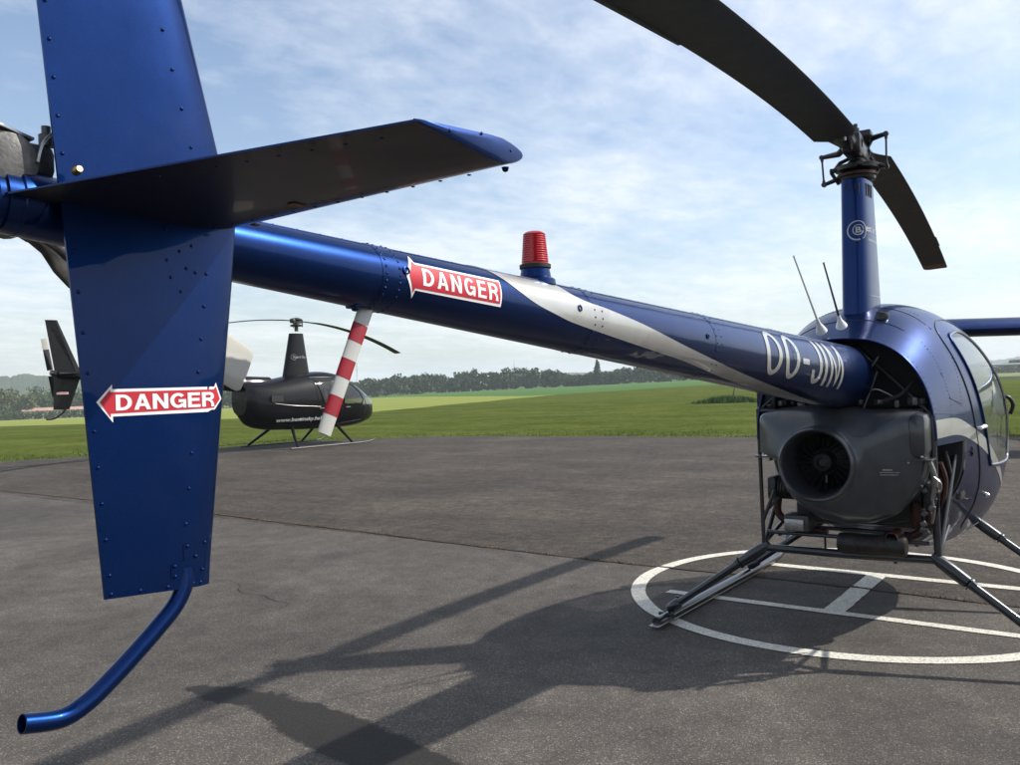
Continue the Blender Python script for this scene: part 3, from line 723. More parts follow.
block_text('lettering', 'DANGER', (-4.412, -4.258, 1.3975, 1.4195), fpm(.0018), M['white'], sg, .22, .10, (.02, 0), {'D':.80,'A':.86,'N':.82,'G':.88,'E':.74,'R':.82})
mb = MB(); mb.add([(x, fin_y(x, z)-.0009, z) for x, z in ((-4.3395, 1.146), (-4.283, 1.149), (-4.275, 1.198), (-4.3195, 1.198), (-4.3195, 1.172), (-4.3395, 1.170))], [(0,1,2,3,4,5)])
fp = mb.build('access_plate', BL, fin, recalc=False)
mb = MB()
for x, z in ((-4.334, 1.166), (-4.334, 1.151), (-4.289, 1.153), (-4.283, 1.193), (-4.313, 1.192), (-4.300, 1.175), (-4.314, 1.157)): mb.dome((x, fin_y(x, z)-.0009, z), (0,-1,0), .003, .8)
fuse(mb, fp, BL)
# light lead edge line
# --- horizontal stabiliser (right side only)
def stab_ring(t):
    y = .03-.655*t; z = 1.685+.004*t
    xle = -4.196-.010*t; xte = -4.552+.158*t; xs_ = []
    if t > .999: pass
    S = [0, .01, .03, .07, .13, .22, .35, .5, .7, .88, 1]
    th = lambda s: .0165*min(1, math.sqrt(s/.2))*(1 if s < .3 else 1-(s-.3)/.7*.92)
    r = []
    for s in S: r.append((xle+(xte-xle)*s, y, z+th(s)*.75))
    for s in reversed(S[1:]): r.append((xle+(xte-xle)*s, y, z-th(s)))
    return r
mb = MB(); mb.loft([stab_ring(i/12) for i in range(13)]); stab = mb.build('horizontal_stabilizer', BL, H, ang=50); stab.data.materials.append(M['undershade'])
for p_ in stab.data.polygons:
    if p_.normal.z < -.5 and abs(p_.normal.y) < .5: p_.material_index = 1  # downward faces get the painted-in shade colour
rg = stab_ring(1.0); c = Vector((sum(p[0] for p in rg)/len(rg), 0, sum(p[2] for p in rg)/len(rg)))
def sc(r, s, dy): return [(c.x+(p[0]-c.x)*s, p[1]+dy, c.z+(p[2]-c.z)*s) for p in r]
mb = MB(); mb.loft([sc(rg, 1.0, -.0002), sc(rg, 1.015, -.003), sc(rg, .97, -.0065), sc(rg, .6, -.0085)]); ec = mb.build('end_cap', BL, stab)
mb = MB()
for x, z in ((-4.235, 1.689), (-4.29, 1.697), (-4.345, 1.688)): mb.dome((x, -.6335, z), (0,-1,0), .0022, .5)
mb.dome((-4.222, -.615, 1.675), (0,0,-1), .005, 1.2)
fuse(mb, ec, BL)
mb = MB()
for k in range(13):
    y = -.05-.044*k; t = (.03-y)/.655
    for s, q in ((.2, .0165), (.93, .004)):
        xle = -4.196-.010*t; xte = -4.552+.158*t; mb.dome((xle+(xte-xle)*s, y, 1.685-q), (0,0,-1), .003, .5)
fuse(mb, stab, BL)
mb = MB(); mb.box((-4.275, -.30, 1.6698), (.022, .014, .0016)); mb.build('placard', M['bladeend'], stab); mb = MB(); mb.box((-4.218, -.135, 1.6735), (.010, .012, .002)); mb.build('placard', M['bladeend'], stab)

# --- tail gearbox, tail rotor
mb = MB()
mb.lathe([(.044, -.06), (.047, -.035), (.047, -.02), (.040, -.015), (.040, .01), (.030, .02)], (-4.53, 0, bz(-4.53)), (-1, 0, 0), 28)
tg = mb.build('tail_gearbox', M['blue'], H)
mb = MB()
mb.lathe([(.02, -.055), (.034, -.052), (.042, -.03), (.042, .03), (.050, .035), (.050, .045), (.034, .055), (.028, .10), (.022, .105)], (-4.520, .02, 1.735), (.05, 1, 0), 28)
mb.box((-4.500, .012, 1.742), (.085, .07, .05), bev=.014); mb.box((-4.535, .01, 1.72), (.06, .05, .05), bev=.012)
mb.lathe([(.010, 0), (.010, .016), (.006, .018), (.006, .028)], (-4.468, -.012, 1.765), (0,0,1), 10)
for k in range(8):
    a = k*.785; mb.dome((-4.520+.046*math.cos(a), .052, 1.735+.046*math.sin(a)), (0,-1,0), .004, 1)
mb.build('gear_housing', M['gear'], tg)
mb = MB(); mb.box((-4.515,-.005,1.776), (.055,.035,.004), Matrix.Rotation(R(14),3,'Y'), .001); mb.box((-4.505,-.005,1.768), (.008,.03,.014), bev=.001); mb.build('bracket', M['alu'], tg)
mb = MB(); mb.tube(spline([(-4.455, -.030, 1.782), (-4.470, -.034, 1.778), (-4.485, -.036, 1.760), (-4.492, -.036, 1.735)]), .0022, 6); mb.build('cable', M['steel'], tg)
mb = MB(); mb.lathe([(.006,0),(.006,.008),(.004,.012)], (-4.468, -.088, 1.717), (0,-1,.2), 10); mb.build('fitting', M['brass'], fin)
tr = MB(); hub = Vector((-4.43, .20, 1.705))
tr.lathe([(.018, -.05), (.020, -.02), (.034, -.015), (.034, .015), (.020, .02), (.014, .04)], hub, (0,1,0), 20)
tr.box(hub, (.10, .028, .035), Matrix.Rotation(R(28), 3, 'Y'), .006)
tro = tr.build('tail_rotor', M['gear'], H)
bd = Vector((.43, .02, -.235)).normalized()
for sg_ in (1, -1):
    dv = bd*sg_; cv = dv.cross(Vector((0,1,0))).normalized(); cv = (cv+Vector((0,.10,0))).normalized(); nv = dv.cross(cv)
    def tring(r, c_, t_):
        o_ = hub+dv*r; return [o_+cv*math.cos(a)*c_/2+nv*math.sin(a)*t_/2 for a in [2*math.pi*k/24 for k in range(24)]]
    mb = MB(); mb.loft([tring(.04, .034, .03), tring(.07, .044, .026), tring(.10, .080, .018), tring(.13, .098, .014), tring(.36, .098, .011)]); bl_ = mb.build('blade', M['gear'], tro)
    mb = MB(); mb.loft([tring(.3605, .0985, .012), tring(.492, .0985, .011), tring(.506, .095, .010), tring(.514, .084, .008)]); mb.build('blade_tip', M['cream'], bl_)
    mb = MB(); mb.tube([hub+dv*.03, hub+dv*.12], .016, 12); mb.box(hub+dv*.075+cv*.028, (.05, .012, .02), bev=.003); mb.build('blade_grip', M['gear'], bl_)
    mb = MB(); a0 = hub+Vector((-.01,-.055,0)); mb.tube([a0+cv*.03, a0+cv*.05+dv*.03+Vector((0,.02,0)), hub+cv*.055+dv*.07], .006, 8)
    mb.lathe([(.011, -.008), (.011, .008)], hub+cv*.055+dv*.07, cv, 10); mb.build('pitch_link', M['steel'], tro)
mb = MB(); mb.lathe([(.03, -.008), (.036, -.003), (.036, .003), (.03, .008)], hub+Vector((0,-.055,0)), (0,1,0), 16); mb.build('pitch_slider', M['blackmetal'], tro)
# --- tail skid
mb = MB(); pk = [(-4.312,-.066,1.16),(-4.315,-.068,1.135),(-4.331,-.068,1.108),(-4.359,-.068,1.083),(-4.388,-.068,1.060),(-4.426,-.068,1.032),(-4.464,-.068,1.008),(-4.499,-.068,.998),(-4.547,-.068,1.007)]
mb.tube(spline(pk, 8), .0128, 20, caps=False)
e0 = Vector((-4.547,-.068,1.007)); td = (Vector((-4.500,-.068,.998))-e0).normalized(); u_ = Vector((0,1,0)); w_ = td.cross(u_)
mb.loft([[e0+td*q+(u_*math.cos(a)+w_*math.sin(a))*r_ for a in [2*math.pi*k/20 for k in range(20)]] for r_, q in ((.0128,.0004),(.0126,-.0006),(.0110,-.0004),(.0106,.002),(.0106,.035),(.0106,.045))], True, (False, True))
mb.build('tail_skid', BL, H)

# --- cabin
XS = [-.5, -.1, .3, .7, 1.0, 1.3, 1.55, 1.72, 1.80]
WH = [.445, .51, .565, .595, .59, .52, .36, .17, .02]
ZT = [1.60, 1.768, 1.82, 1.775, 1.65, 1.41, 1.18, 1.02, .90]
ZB = [.62, .58, .42, .32, .33, .38, .46, .60, .76]
EXN = 2.45
def cab(x): return sinterp(x, XS, WH), sinterp(x, XS, ZT), sinterp(x, XS, ZB)
def cab_pt(x, th, dr=0.):
    w, zt, zb = cab(x); zc = 1.05 if x < 1.2 else 1.05+(x-1.2)/.6*(-.22); c_, s_ = math.cos(th), math.sin(th)
    y = -math.copysign(abs(c_)**(2/EXN), c_)*(w+dr); h = (zt-zc if s_ > 0 else zc-zb)+dr
    return Vector((x, y, zc+math.copysign(abs(s_)**(2/EXN), s_)*h))
def cab_y(x, z, side=-1, d=0.):
    w, zt, zb = cab(x); zc = 1.05 if x < 1.2 else 1.05+(x-1.2)/.6*(-.22); h = zt-zc if z > zc else zc-zb
    q = min(1, abs(z-zc)/h); return side*(w*(1-q**EXN)**(1/EXN)+d)
def inpoly(x, y, P):
    r = False; j = len(P)-1
    for i in range(len(P)):
        if (P[i][1] > y) != (P[j][1] > y) and x < (P[j][0]-P[i][0])*(y-P[i][1])/(P[j][1]-P[i][1])+P[i][0]: r = not r
        j = i
    return r
WIN = [(.09, 1.57), (.20, 1.625), (.42, 1.63), (.66, 1.54), (.90, 1.32), (1.02, 1.10), (1.04, .93), (.95, .86), (.46, .87), (.35, .91), (.25, 1.10), (.16, 1.33)]
DOOR = [(-.02, 1.61), (.14, 1.69), (.44, 1.695), (.74, 1.58), (1.00, 1.34), (1.12, 1.06), (1.12, .82), (1.00, .56), (.60, .48), (.38, .54), (.24, .76), (.12, 1.0), (.04, 1.25), (-.02, 1.45)]
def shield(x, z, y): return x > .86+.30*max(0, (1.62-z)/.9)*1.0 and z > .80-.25*max(0, (x-1.2)/.5) and abs(y) >= 0 and x > .80
cells = {'body': MB(), 'win': MB(), 'winl': MB(), 'ws': MB()}
nx, nth = 190, 200
def rnd_pt(i, j): return cab_pt(-.5+2.3*i/nx, 2*math.pi*j/nth)
cache = [[rnd_pt(i, j) for j in range(nth)] for i in range(nx+1)]
for i in range(nx):
    for j in range(nth):
        k = (j+1) % nth; P = [cache[i][j], cache[i][k], cache[i+1][k], cache[i+1][j]]; c_ = (P[0]+P[1]+P[2]+P[3])/4
        if c_.x < -.08 and c_.z < 1.04: continue
        if inpoly(c_.x, c_.z, WIN) and abs(c_.y) > .25: t = 'win' if c_.y < 0 else 'winl'
        elif shield(c_.x, c_.z, c_.y) and not (inpoly(c_.x, c_.z, DOOR) and abs(c_.y) > .3): t = 'ws'
        else: t = 'body'
        cells[t].add(P, [(0,1,2,3)])
def weld(mb, name, mat, parent, ang=60):
    o = mb.build(name, mat, parent, ang=ang, recalc=False)
    bm = bmesh.new(); bm.from_mesh(o.data); bmesh.ops.remove_doubles(bm, verts=bm.verts, dist=1e-5); bmesh.ops.recalc_face_normals(bm, faces=bm.faces)
    for e in bm.edges: e.smooth = True
    bm.to_mesh(o.data); bm.free(); return o
cabin = weld(cells['body'], 'cabin', BL, H)
weld(cells['ws'], 'windshield', M['glass'], H); 

# dark liner inside the rear cowling
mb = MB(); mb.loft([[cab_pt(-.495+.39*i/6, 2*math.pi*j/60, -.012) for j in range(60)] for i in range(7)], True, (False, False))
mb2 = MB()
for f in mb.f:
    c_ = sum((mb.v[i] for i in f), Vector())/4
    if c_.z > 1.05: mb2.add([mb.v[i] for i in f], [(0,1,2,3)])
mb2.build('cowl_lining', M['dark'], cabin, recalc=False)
# cowling rim + lower bulkhead rim
mb = MB(); rim = []
for k in range(81):
    th = -math.pi*.08+math.pi*1.16*k/80; rim.append(cab_pt(-.5, th, -.004))
mb.tube([p for p in rim if p.z > 1.04], .006, 8); mb.build('cowl_rim', BL, cabin)
mb = MB(); rg = [cab_pt(-.085, 2*math.pi*j/80, -.004) for j in range(80)]; mb.loft([rg, [Vector((-.10, p.y*.985, p.z*.985+.016)) for p in rg]]); mb.build('firewall', M['dark'], cabin)
mb = MB(); mb.box((.02, 0, .80), (.16, .80, .5), bev=.05); mb.build('seat_box', M['dark'], cabin)
# window and door frames
def loop_on(P, d, side, k=6):
    Q = [(x, z) for x, z in P]; n = len(Q); out = []
    for i in range(n):
        p0, p1, p2, p3 = [Vector((Q[(i+q) % n][0], Q[(i+q) % n][1], 0)) for q in (-1, 0, 1, 2)]
        for j in range(k):
            t = j/k; v = .5*((2*p1)+(p2-p0)*t+(2*p0-5*p1+4*p2-p3)*t*t+(3*p1-p0-3*p2+p3)*t**3)
            out.append(Vector((v.x, cab_y(v.x, v.y, side, d), v.y)))
    out.append(out[0].copy()); return out
for side_ in (-1, 1):
    mb = MB(); mb.tube(loop_on(DOOR, .001, side_), .0042, 8); dr_ = mb.build('door', M['blackmetal'], H); weld(cells['win' if side_ < 0 else 'winl'], 'window', M['glass'], dr_)
    mb = MB(); mb.tube(loop_on(WIN, .002, side_), .0085, 10); mb.build('window_frame', BL, dr_)
    mb = MB(); q = [(x*.985+.008, z*.985+.02) for x, z in WIN]; mb.tube(loop_on(q, .004, side_), .004, 8); mb.build('window_seal', M['alu'], dr_)
    mb = MB(); y = cab_y(.12, 1.10, side_); mb.tube(spline([(.02, y+side_*.028, 1.105), (.10, y+side_*.034, 1.11), (.22, y+side_*.03, 1.105)]), [.008]*5+[.011]*4+[.007]*4, 10); mb.tube([(.12, y-side_*.005, 1.10), (.12, y+side_*.032, 1.108)], .008, 8)
    mb.build('handle', M['white'], dr_)
    mb = MB(); y = cab_y(.0, .99, side_, .003); mb.box((.02, y, .985), (.075, .008, .008)); mb.box((.02, y, .985), (.02, .012, .05), bev=.002); mb.box((.02, y, .963), (.06, .01, .006)); mb.build('latch', M['blackmetal'], dr_)
    mb = MB()
    for z_ in (1.40, .85):
        mb = MB(); x_ = interp(z_, [.85, 1.40], [1.115, .99]); mb.box((x_, cab_y(x_, z_, side_, .006), z_), (.05, .014, .03), bev=.004); mb.build('hinge', M['blackmetal'], dr_)
    # mirror strut and air vent ahead of the door
    mb = MB(); x_ = 1.07; mb.tube(spline([(x_, cab_y(x_,1.24,side_,-.01), 1.24), (x_+.02, cab_y(x_,1.24,side_,.03), 1.235), (x_+.03, cab_y(x_,1.20,side_,.045), 1.19), (x_+.03, cab_y(x_,1.13,side_,.02), 1.13)]), .012, 10); mb.build('vent', M['blackmetal'], dr_)
# side stripe
for side_ in (-1, 1):
    tp = [(-.49, 1.175), (-.2, 1.17), (.0, 1.12), (.25, 1.04), (.5, .92), (.8, .76), (1.0, .66)]; bt = [(-.49, 1.085), (-.2, 1.085), (.0, 1.045), (.25, .965), (.5, .86), (.8, .73), (1.0, .655)]
    vs = []; fs = []; n = 80
    for i in range(n+1):
        x = -.493+1.49*i/n; a = sinterp(x, [q[0] for q in bt], [q[1] for q in bt]); b_ = sinterp(x, [q[0] for q in tp], [q[1] for q in tp])
        for j in range(6):
            z = a+(b_-a)*j/5; vs.append((x, cab_y(x, z, side_, .0022), z))
        if i:
            for j in range(5): q = (i-1)*6+j; fs.append((q, q+1, q+7, q+6))
    mb = MB(); mb.add(vs, fs); mb.build('stripe', M['silver'], cabin)
# rivets and panel lines on the cowling
mb = MB()
def riv(x, z, side_=-1):
    y = cab_y(x, z, side_); e = .004; n_ = Vector((-(cab_y(x+e, z, side_)-cab_y(x-e, z, side_))/(2*e), 1, -(cab_y(x, z+e, side_)-cab_y(x, z-e, side_))/(2*e))).normalized()*(1 if side_ > 0 else -1)
    mb.dome((x, y, z), n_, .0036, .6)
for side_ in (-1, 1):
    for k in range(19): riv(-.26+.0*k, 1.24+.018*k, side_)
    for k in range(16): riv(-.10+.01*k*.5, 1.26+.02*k, side_)
    for k in range(12): riv(-.25+.013*k, 1.275-.004*k, side_); riv(-.46+.033*k, 1.205-.002*k, side_)
    for k in range(16): riv(-.475, 1.1+.026*k, side_)
for k in range(26):
    th = R(62+2.1*k)
    for x_ in (-.46, .02):
        p = cab_pt(x_, th); mb.dome(p, (0, -math.cos(th), math.sin(th)), .0036, .6)
fuse(mb, cabin, M['blue'])
mb = MB()
for side_ in (-1, 1):
    mb.tube([Vector((x, cab_y(x, z, side_, .0), z)) for x, z in ((-.27, 1.53), (-.27, 1.4), (-.25, 1.27), (-.16, 1.255), (-.08, 1.24))], .0022, 6)
mb.tube([cab_pt(-.28, R(60+60*k/20)) for k in range(21)], .003, 6); mb.tube([cab_pt(-.05, R(50+80*k/20)) for k in range(21)], .0025, 6)
fuse(mb, cabin, M['blackmetal'])
# navigation light & fuel cap
mb = MB(); mb.lathe([(.014, 0), (.013, .012), (.006, .02), (0, .021)], (.45, cab_y(.45, .70, -1), .70), (0, -1, -.2), 14); mb.build('side_light', M['alu'], cabin)
for y_ in (-.12,):
    p = cab_pt(-.22, math.acos(.12/.5)*1.0); mb = MB(); mb.lathe([(.034, -.01), (.034, .02), (.028, .03), (.01, .032), (0, .032)], (p.x, p.y, p.z-.002), (0, -.3, 1), 20); mb.build('fuel_cap', M['blackmetal'], cabin)
# cabin interior
for y_ in (-.27, .27):
    mb = MB(); mb.box((.22, y_, .78), (.46, .42, .14), bev=.04); st_ = mb.build('seat', M['leather'], H); mb = MB(); mb.box((.0, y_, 1.10), (.10, .42, .56), Matrix.Rotation(R(-10), 3, 'Y'), .04); mb.build('backrest', M['leather'], st_)
mb = MB(); mb.box((1.02, 0, .88), (.16, .34, .42), bev=.04); mb.box((1.0, 0, 1.1), (.12, .26, .1), bev=.03); mb.build('instrument_console', M['blackmetal'], H)
mb = MB(); mb.tube(spline([(.6, 0, .5), (.62, 0, .95), (.56, 0, 1.12)]), .014, 10); mb.tube([(.56, -.34, 1.13), (.56, .34, 1.13)], .012, 10)
for s_ in (-.34, .34): mb.tube([(.56, s_, 1.13), (.545, s_, .98)], .018, 10)
mb.build('cyclic_stick', M['blackmetal'], H)
mb = MB(); mb.tube(spline([(.02, 0, 1.74), (.5, 0, 1.77), (1.0, 0, 1.64), (1.4, 0, 1.3), (1.7, 0, 1.02)]), .014, 8); mb.build('windshield_post', BL, H)

# --- mast fairing
def mast_ring(z):
    t = (z-1.70)/.78; ch = .40-.12*t; hw = .082-.012*t; xc = .015-.02*t; r = []
    n = 40
    for k in range(n):
        a = 2*math.pi*k/n; c_, s_ = math.cos(a), math.sin(a)
        x = math.copysign(abs(c_)**(2/4.2), c_)*ch/2; y = math.copysign(abs(s_)**(2/4.2), s_)*hw
        if x > 0: y *= 1-(x/(ch/2))**2*.15
        else: y *= 1-(abs(x)/(ch/2))**2*.10
        r.append((xc+x, y, z))
    return r
mb = MB(); mb.loft([mast_ring(1.70+.79*i/12) for i in range(13)], True, (False, True)); mf = mb.build('mast_fairing', BL, H, ang=50)
def mast_y(x, z): 
    r = mast_ring(z); best = min((p for p in r if p[1] <= 0.001), key=lambda p: abs(p[0]-x)); 
    s = sorted([p for p in r if p[1] <= 0.001], key=lambda p: p[0]); return interp(x, [p[0] for p in s], [p[1] for p in s])
def mast_s(sv, z, d):       # walk round the fairing from the middle of its rear face towards the right side
    r = [Vector(p) for p in mast_ring(z)]; n = len(r); k0 = min(range(n), key=lambda k: r[k].x*10+abs(r[k].y)); r = r[k0:]+r[:k0]
    if r[2].y > r[0].y: r = [r[0]]+r[:0:-1]
    acc = 0; sv = max(sv, -.2)
    if sv < 0: r = [r[0]]+r[:0:-1]
    q = abs(sv)
    for a, b_ in zip(r, r[1:]):
        l = (b_-a).length
        if acc+l >= q: 
            t_ = (q-acc)/l; p = a.lerp(b_, t_); dd = (b_-a).normalized(); nn_ = Vector((dd.y, -dd.x, 0)); nn_ = nn_ if nn_.dot(p-Vector((0,0,z))) > 0 else -nn_
            return p+nn_*d
        acc += l
    return r[-1]
mp_ = lambda d: (lambda x, z: mast_s(x, z, d))
circ = lambda cx, cz, r, n=40, a0=0, a1=360: [(cx+r*math.cos(R(a0+(a1-a0)*k/n)), cz+r*math.sin(R(a0+(a1-a0)*k/n))) for k in range(n+1)]
def ringpoly(cx, cz, r, w, a0=0, a1=360, sx=1.):
    P = []
    n = 30
    for k in range(n):
        b0, b1 = a0+(a1-a0)*k/n, a0+(a1-a0)*(k+1)/n; wa, wb = w*(.35+.65*k/n), w*(.35+.65*(k+1)/n)
        P.append([(cx+sx*(r)*math.cos(R(b0)), cz+r*math.sin(R(b0))), (cx+sx*r*math.cos(R(b1)), cz+r*math.sin(R(b1))), (cx+sx*(r-wb)*math.cos(R(b1)), cz+(r-wb)*math.sin(R(b1))), (cx+sx*(r-wa)*math.cos(R(b0)), cz+(r-wa)*math.sin(R(b0)))])
    return P
em = patch('emblem', ringpoly(.030, 2.200, .055, .008, -60, 285)+ringpoly(.034, 2.203, .030, .007, 0, 350), mp_(.0015), M['cream'], mf, (.012, 0), smooth=False)
text('lettering', 'B', (.020, .050, 2.187, 2.220), mp_(.0016), M['cream'], em, .03, (.01, 0))
text('lettering', 'est in Sky', (.085, .35, 2.185, 2.235), mp_(.0015), M['cream'], em, .01, (.01, 0))
text('lettering', 'helicopters', (.11, .33, 2.140, 2.162), mp_(.0015), M['cream'], em, .0, (.01, 0))
mb = MB()
for k in range(5):
    a = -.040+.017*k; mb.box((-.139, a, 2.43), (.016, .006, .07))
for k in range(4): mb.box((-.09+.03*k, mast_y(-.09+.03*k, 2.43)+.003, 2.43), (.008, .012, .07))
mb.build('vent_slots', M['dark'], mf)
mb = MB()
for k in range(6): mb.dome((-.1+.04*k, mast_y(-.1+.04*k, 1.84), 1.84), (0,-1,0), .004, .6)
fuse(mb, mf, M['steel'])

# --- main rotor
rh = MB(); rh.lathe([(.030, 2.47), (.030, 2.54), (.028, 2.76)], (0,0,0), n=20)
rh.lathe([(.05, 2.49), (.095, 2.505), (.10, 2.53), (.07, 2.55), (.045, 2.555)], (0,0,0), n=28)
rhead = rh.build('rotor_head', M['blackmetal'], H)
phi = .073; cd = Vector((math.cos(phi), math.sin(phi), 0)); cp = Vector((-math.sin(phi), math.cos(phi), 0))
Rz = Matrix.Rotation(phi, 3, 'Z')
mb = MB(); mb.box((0,0,2.685), (.34, .10, .11), Rz, .016); mb.box((0,0,2.755), (.09, .17, .04), Rz, .008); mb.lathe([(.02,2.77),(.02,2.80),(.012,2.805),(.012,2.825)], (0,0,0), n=12)
mb.lathe([(.021, -.075), (.021, .075)], (0,0,2.735), cp, 14)
for s_ in (1, -1): mb.lathe([(.022, -.055), (.022, .055)], cd*s_*.11+Vector((0,0,2.685)), cp, 14); 
mb.build('hub_bar', M['blackmetal'], rhead)
mb = MB(); mb.lathe([(.06, 2.555), (.115, 2.562), (.118, 2.585), (.06, 2.60), (.04, 2.62)], (0,0,0), n=28)
for a in (0, 90, 180, 270):
    v = Matrix.Rotation(R(a+20), 3, 'Z') @ Vector((1,0,0)); mb.box(v*.11+Vector((0,0,2.573)), (.07, .03, .022), Matrix.Rotation(R(a+20), 3, 'Z'), .004)
mb.build('swashplate', M['blackmetal'], rhead)
mb = MB(); mb.lathe([(.075, 2.51), (.108, 2.525), (.108, 2.54), (.075, 2.552)], (0,0,0), n=24); mb.build('lower_swashplate', M['rust'], rhead)
for s_, top_, bot_ in ((1, Vector((-.02, .185, 2.665)), Vector((-.03, .175, 2.505))), (-1, Vector((.02, -.155, 2.745)), Vector((.03, -.15, 2.565)))):
    mb = MB(); mb.tube([bot_, bot_.lerp(top_, .15), bot_.lerp(top_, .16), bot_.lerp(top_, .84), bot_.lerp(top_, .85), top_], [.0085, .0085, .0055, .0055, .0085, .0085], 10)
    for p in (top_, bot_): mb.lathe([(.013, -.012), (.015, 0), (.013, .012)], p, (1,0,0), 12)
    mb.build('pitch_link', M['blackmetal'], rhead)
    mb = MB(); mb.tube([top_, Vector((cd.x*-s_*.05, top_.y*.45, top_.z-.004)), cd*(-s_*.17)+Vector((0,0,2.69))], [.012, .018, .024], 10)
    mb.tube([bot_, Vector((0, bot_.y*.5, bot_.z+.03)), Vector((0, 0, 2.57))], [.011, .014, .02], 10); mb.build('pitch_horn', M['blackmetal'], rhead)
mb = MB(); mb.tube([(-.01,.10,2.50),(-.03,.13,2.56),(0,.09,2.62),(0,.03,2.64)], [.009,.012,.012,.010], 8); mb.tube([(0,.13,2.56),(.0,.10,2.50)], .008, 8); mb.tube([(.02,-.05,2.49),(.06,-.10,2.56),(.02,-.07,2.63)], .011, 8); mb.build('scissor_link', M['blackmetal'], rhead)
def blade(sg, chord, pitch, a, r0, name='main_blade'):
    d_ = cd*sg; le = Vector((-d_.y, d_.x, 0)) # leading edge direction (counter-clockwise rotor)
    def ring(r, ch, th, shift=0):
        z = 2.685-a*r*r; o_ = d_*r+Vector((0,0,z)); v = le*math.cos(R(pitch))+Vector((0,0,math.sin(R(pitch)))); nn_ = v.cross(d_)*(1 if v.cross(d_).z > 0 else -1)
        S = [0, .02, .06, .15, .3, .5, .75, 1]; out = []
        f = lambda s: th*.5*min(1, math.sqrt(s/.22))*(1 if s < .3 else 1-(s-.3)/.7*.9)
        for s in S: out.append(o_+v*ch*(.32-s)+nn_*f(s))
        for s in reversed(S[1:]): out.append(o_+v*ch*(.32-s)-nn_*f(s))
        return out
    mb = MB(); rs = [(.16, .10, .04), (r0-.09, .13, .032), (r0, chord, .026)]+[(r0+(3.66-r0)*k/30, chord, .022) for k in range(1, 31)]
    mb.loft([ring(*q) for q in rs]); bo = mb.build(name, M['blade'], rhead, ang=50)
    mb = MB(); mb.loft([ring(3.6602, chord*1.0, .0225), ring(3.75, chord, .022), ring(3.80, chord, .020), ring(3.83, chord*.93, .016)]); mb.build('blade_tip', M['bladeend'] if sg > 0 else M['blade'], bo)
    mb = MB(); mb.loft([[p for p in [Vector(q) for q in ring(.08, .09, .09)]], ring(.20, .10, .085), ring(.27, .11, .06), ring(.36, .12, .034)]); mb.build('blade_grip', M['blackmetal'], bo)
    mb = MB(); mb.lathe([(.012, -.03), (.012, .03)], d_*.36+Vector((0,0,2.68)), (0,0,1), 10); mb.build('blade_bolt', M['steel'], bo)
    # trim tab on the trailing edge
    r0_, r1_ = (2.40, 3.35) if sg < 0 else (2.75, 3.05); mb = MB(); tr_ = []
    for r in (r0_, r1_):
        z = 2.685-a*r*r; v = le*math.cos(R(pitch))+Vector((0,0,math.sin(R(pitch)))); o_ = d_*r+Vector((0,0,z))
        tr_.append([o_-v*chord*.66+Vector((0,0,.002)), o_-v*(chord*.68+.008)+Vector((0,0,.0005)), o_-v*(chord*.68+.008)-Vector((0,0,.0012)), o_-v*chord*.66-Vector((0,0,.003))])
    mb.loft(tr_); mb.build('trim_tab', M['blade'], bo)
blade(-1, .215, 8, .0228, .40); blade(1, .205, 0, .0205, .30)

# --- antennas
for base_, tip_, m_ in (((-.44, .10, 1.645), (-.866, .10, 2.001), M['white']), ((-.43, .0, 1.665), (-.718, .0, 1.97), M['blackmetal'])):
    b0 = Vector(base_); t0 = Vector(tip_); dv = t0-b0
    mb = MB(); mb.tube([b0, b0+dv*.05, b0+dv*.10, b0+dv*.18], [.030, .022, .012, .0075], 14)
    an = mb.build('antenna', M['white'], H)
    mb = MB(); mb.tube([b0+dv*.17, b0+dv*.6, t0-dv*.01, t0], [.0062, .0048, .0042, .0055], 8); mb.build('whip', m_, an)

# --- engine bay: frame, fan shroud, engine
fr = MB()
def T(a, b, r=.0125): fr.tube([a, b], r, 10)
KL, KR = Vector((-.51, .425, .485)), Vector((-.51, -.435, .495))
TL, TR_ = Vector((-.49, .44, 1.23)), Vector((-.49, -.425, 1.20))
T(KL, TL, .011); T(KR, TR_, .0175); T(TL+Vector((0,0,.0)), TR_, .014); T(KL, (-.12, .40, .95)); T(KR, (-.10, -.46, .97), .014)
T((-.12, .42, .60), KL+Vector((0,0,.02))); T((-.12, -.42, .60), KR+Vector((0,0,.02)))
T(TL, (-.12, .30, 1.58)); T(TR_, (-.30, -.04, 1.56)); T(TR_, (-.12, -.36, 1.55)); T((-.40, .0, 1.25), (-.35, -.16, 1.50)); T((-.46, .10, 1.235), (-.34, .14, 1.50))
T(TL, (-.40, .17, 1.46)); T((-.47, -.10, 1.225), (-.40, -.16, 1.42), .009)
T((-.50, .36, .80), (-.505, .43, .62), .010); T((-.505, .43, .66), (-.45, .36, .75), .009)
T((-.52, .40, .575), (-.52, -.40, .575), .011); T((-.15, .34, .55), (-.50, .34, .56), .011); T((-.15, -.34, .55), (-.50, -.34, .56), .011); T((-.15, -.34, .55), (-.15, .34, .55), .011)
frame = fr.build('engine_frame', M['frame'], H)
# upper deck closing the bay over the shroud
mb = MB(); mb.box((-.30, .02, 1.225), (.40, .82, .012), bev=.003); mb.box((-.11, 0, 1.30), (.012, .80, .30)); mb.build('bay_panel', M['dark'], H)
mb = MB(); mb.box((-.47, .40, 1.30), (.012, .10, .12), bev=.003); mb.build('side_panel', M['dark'], H)
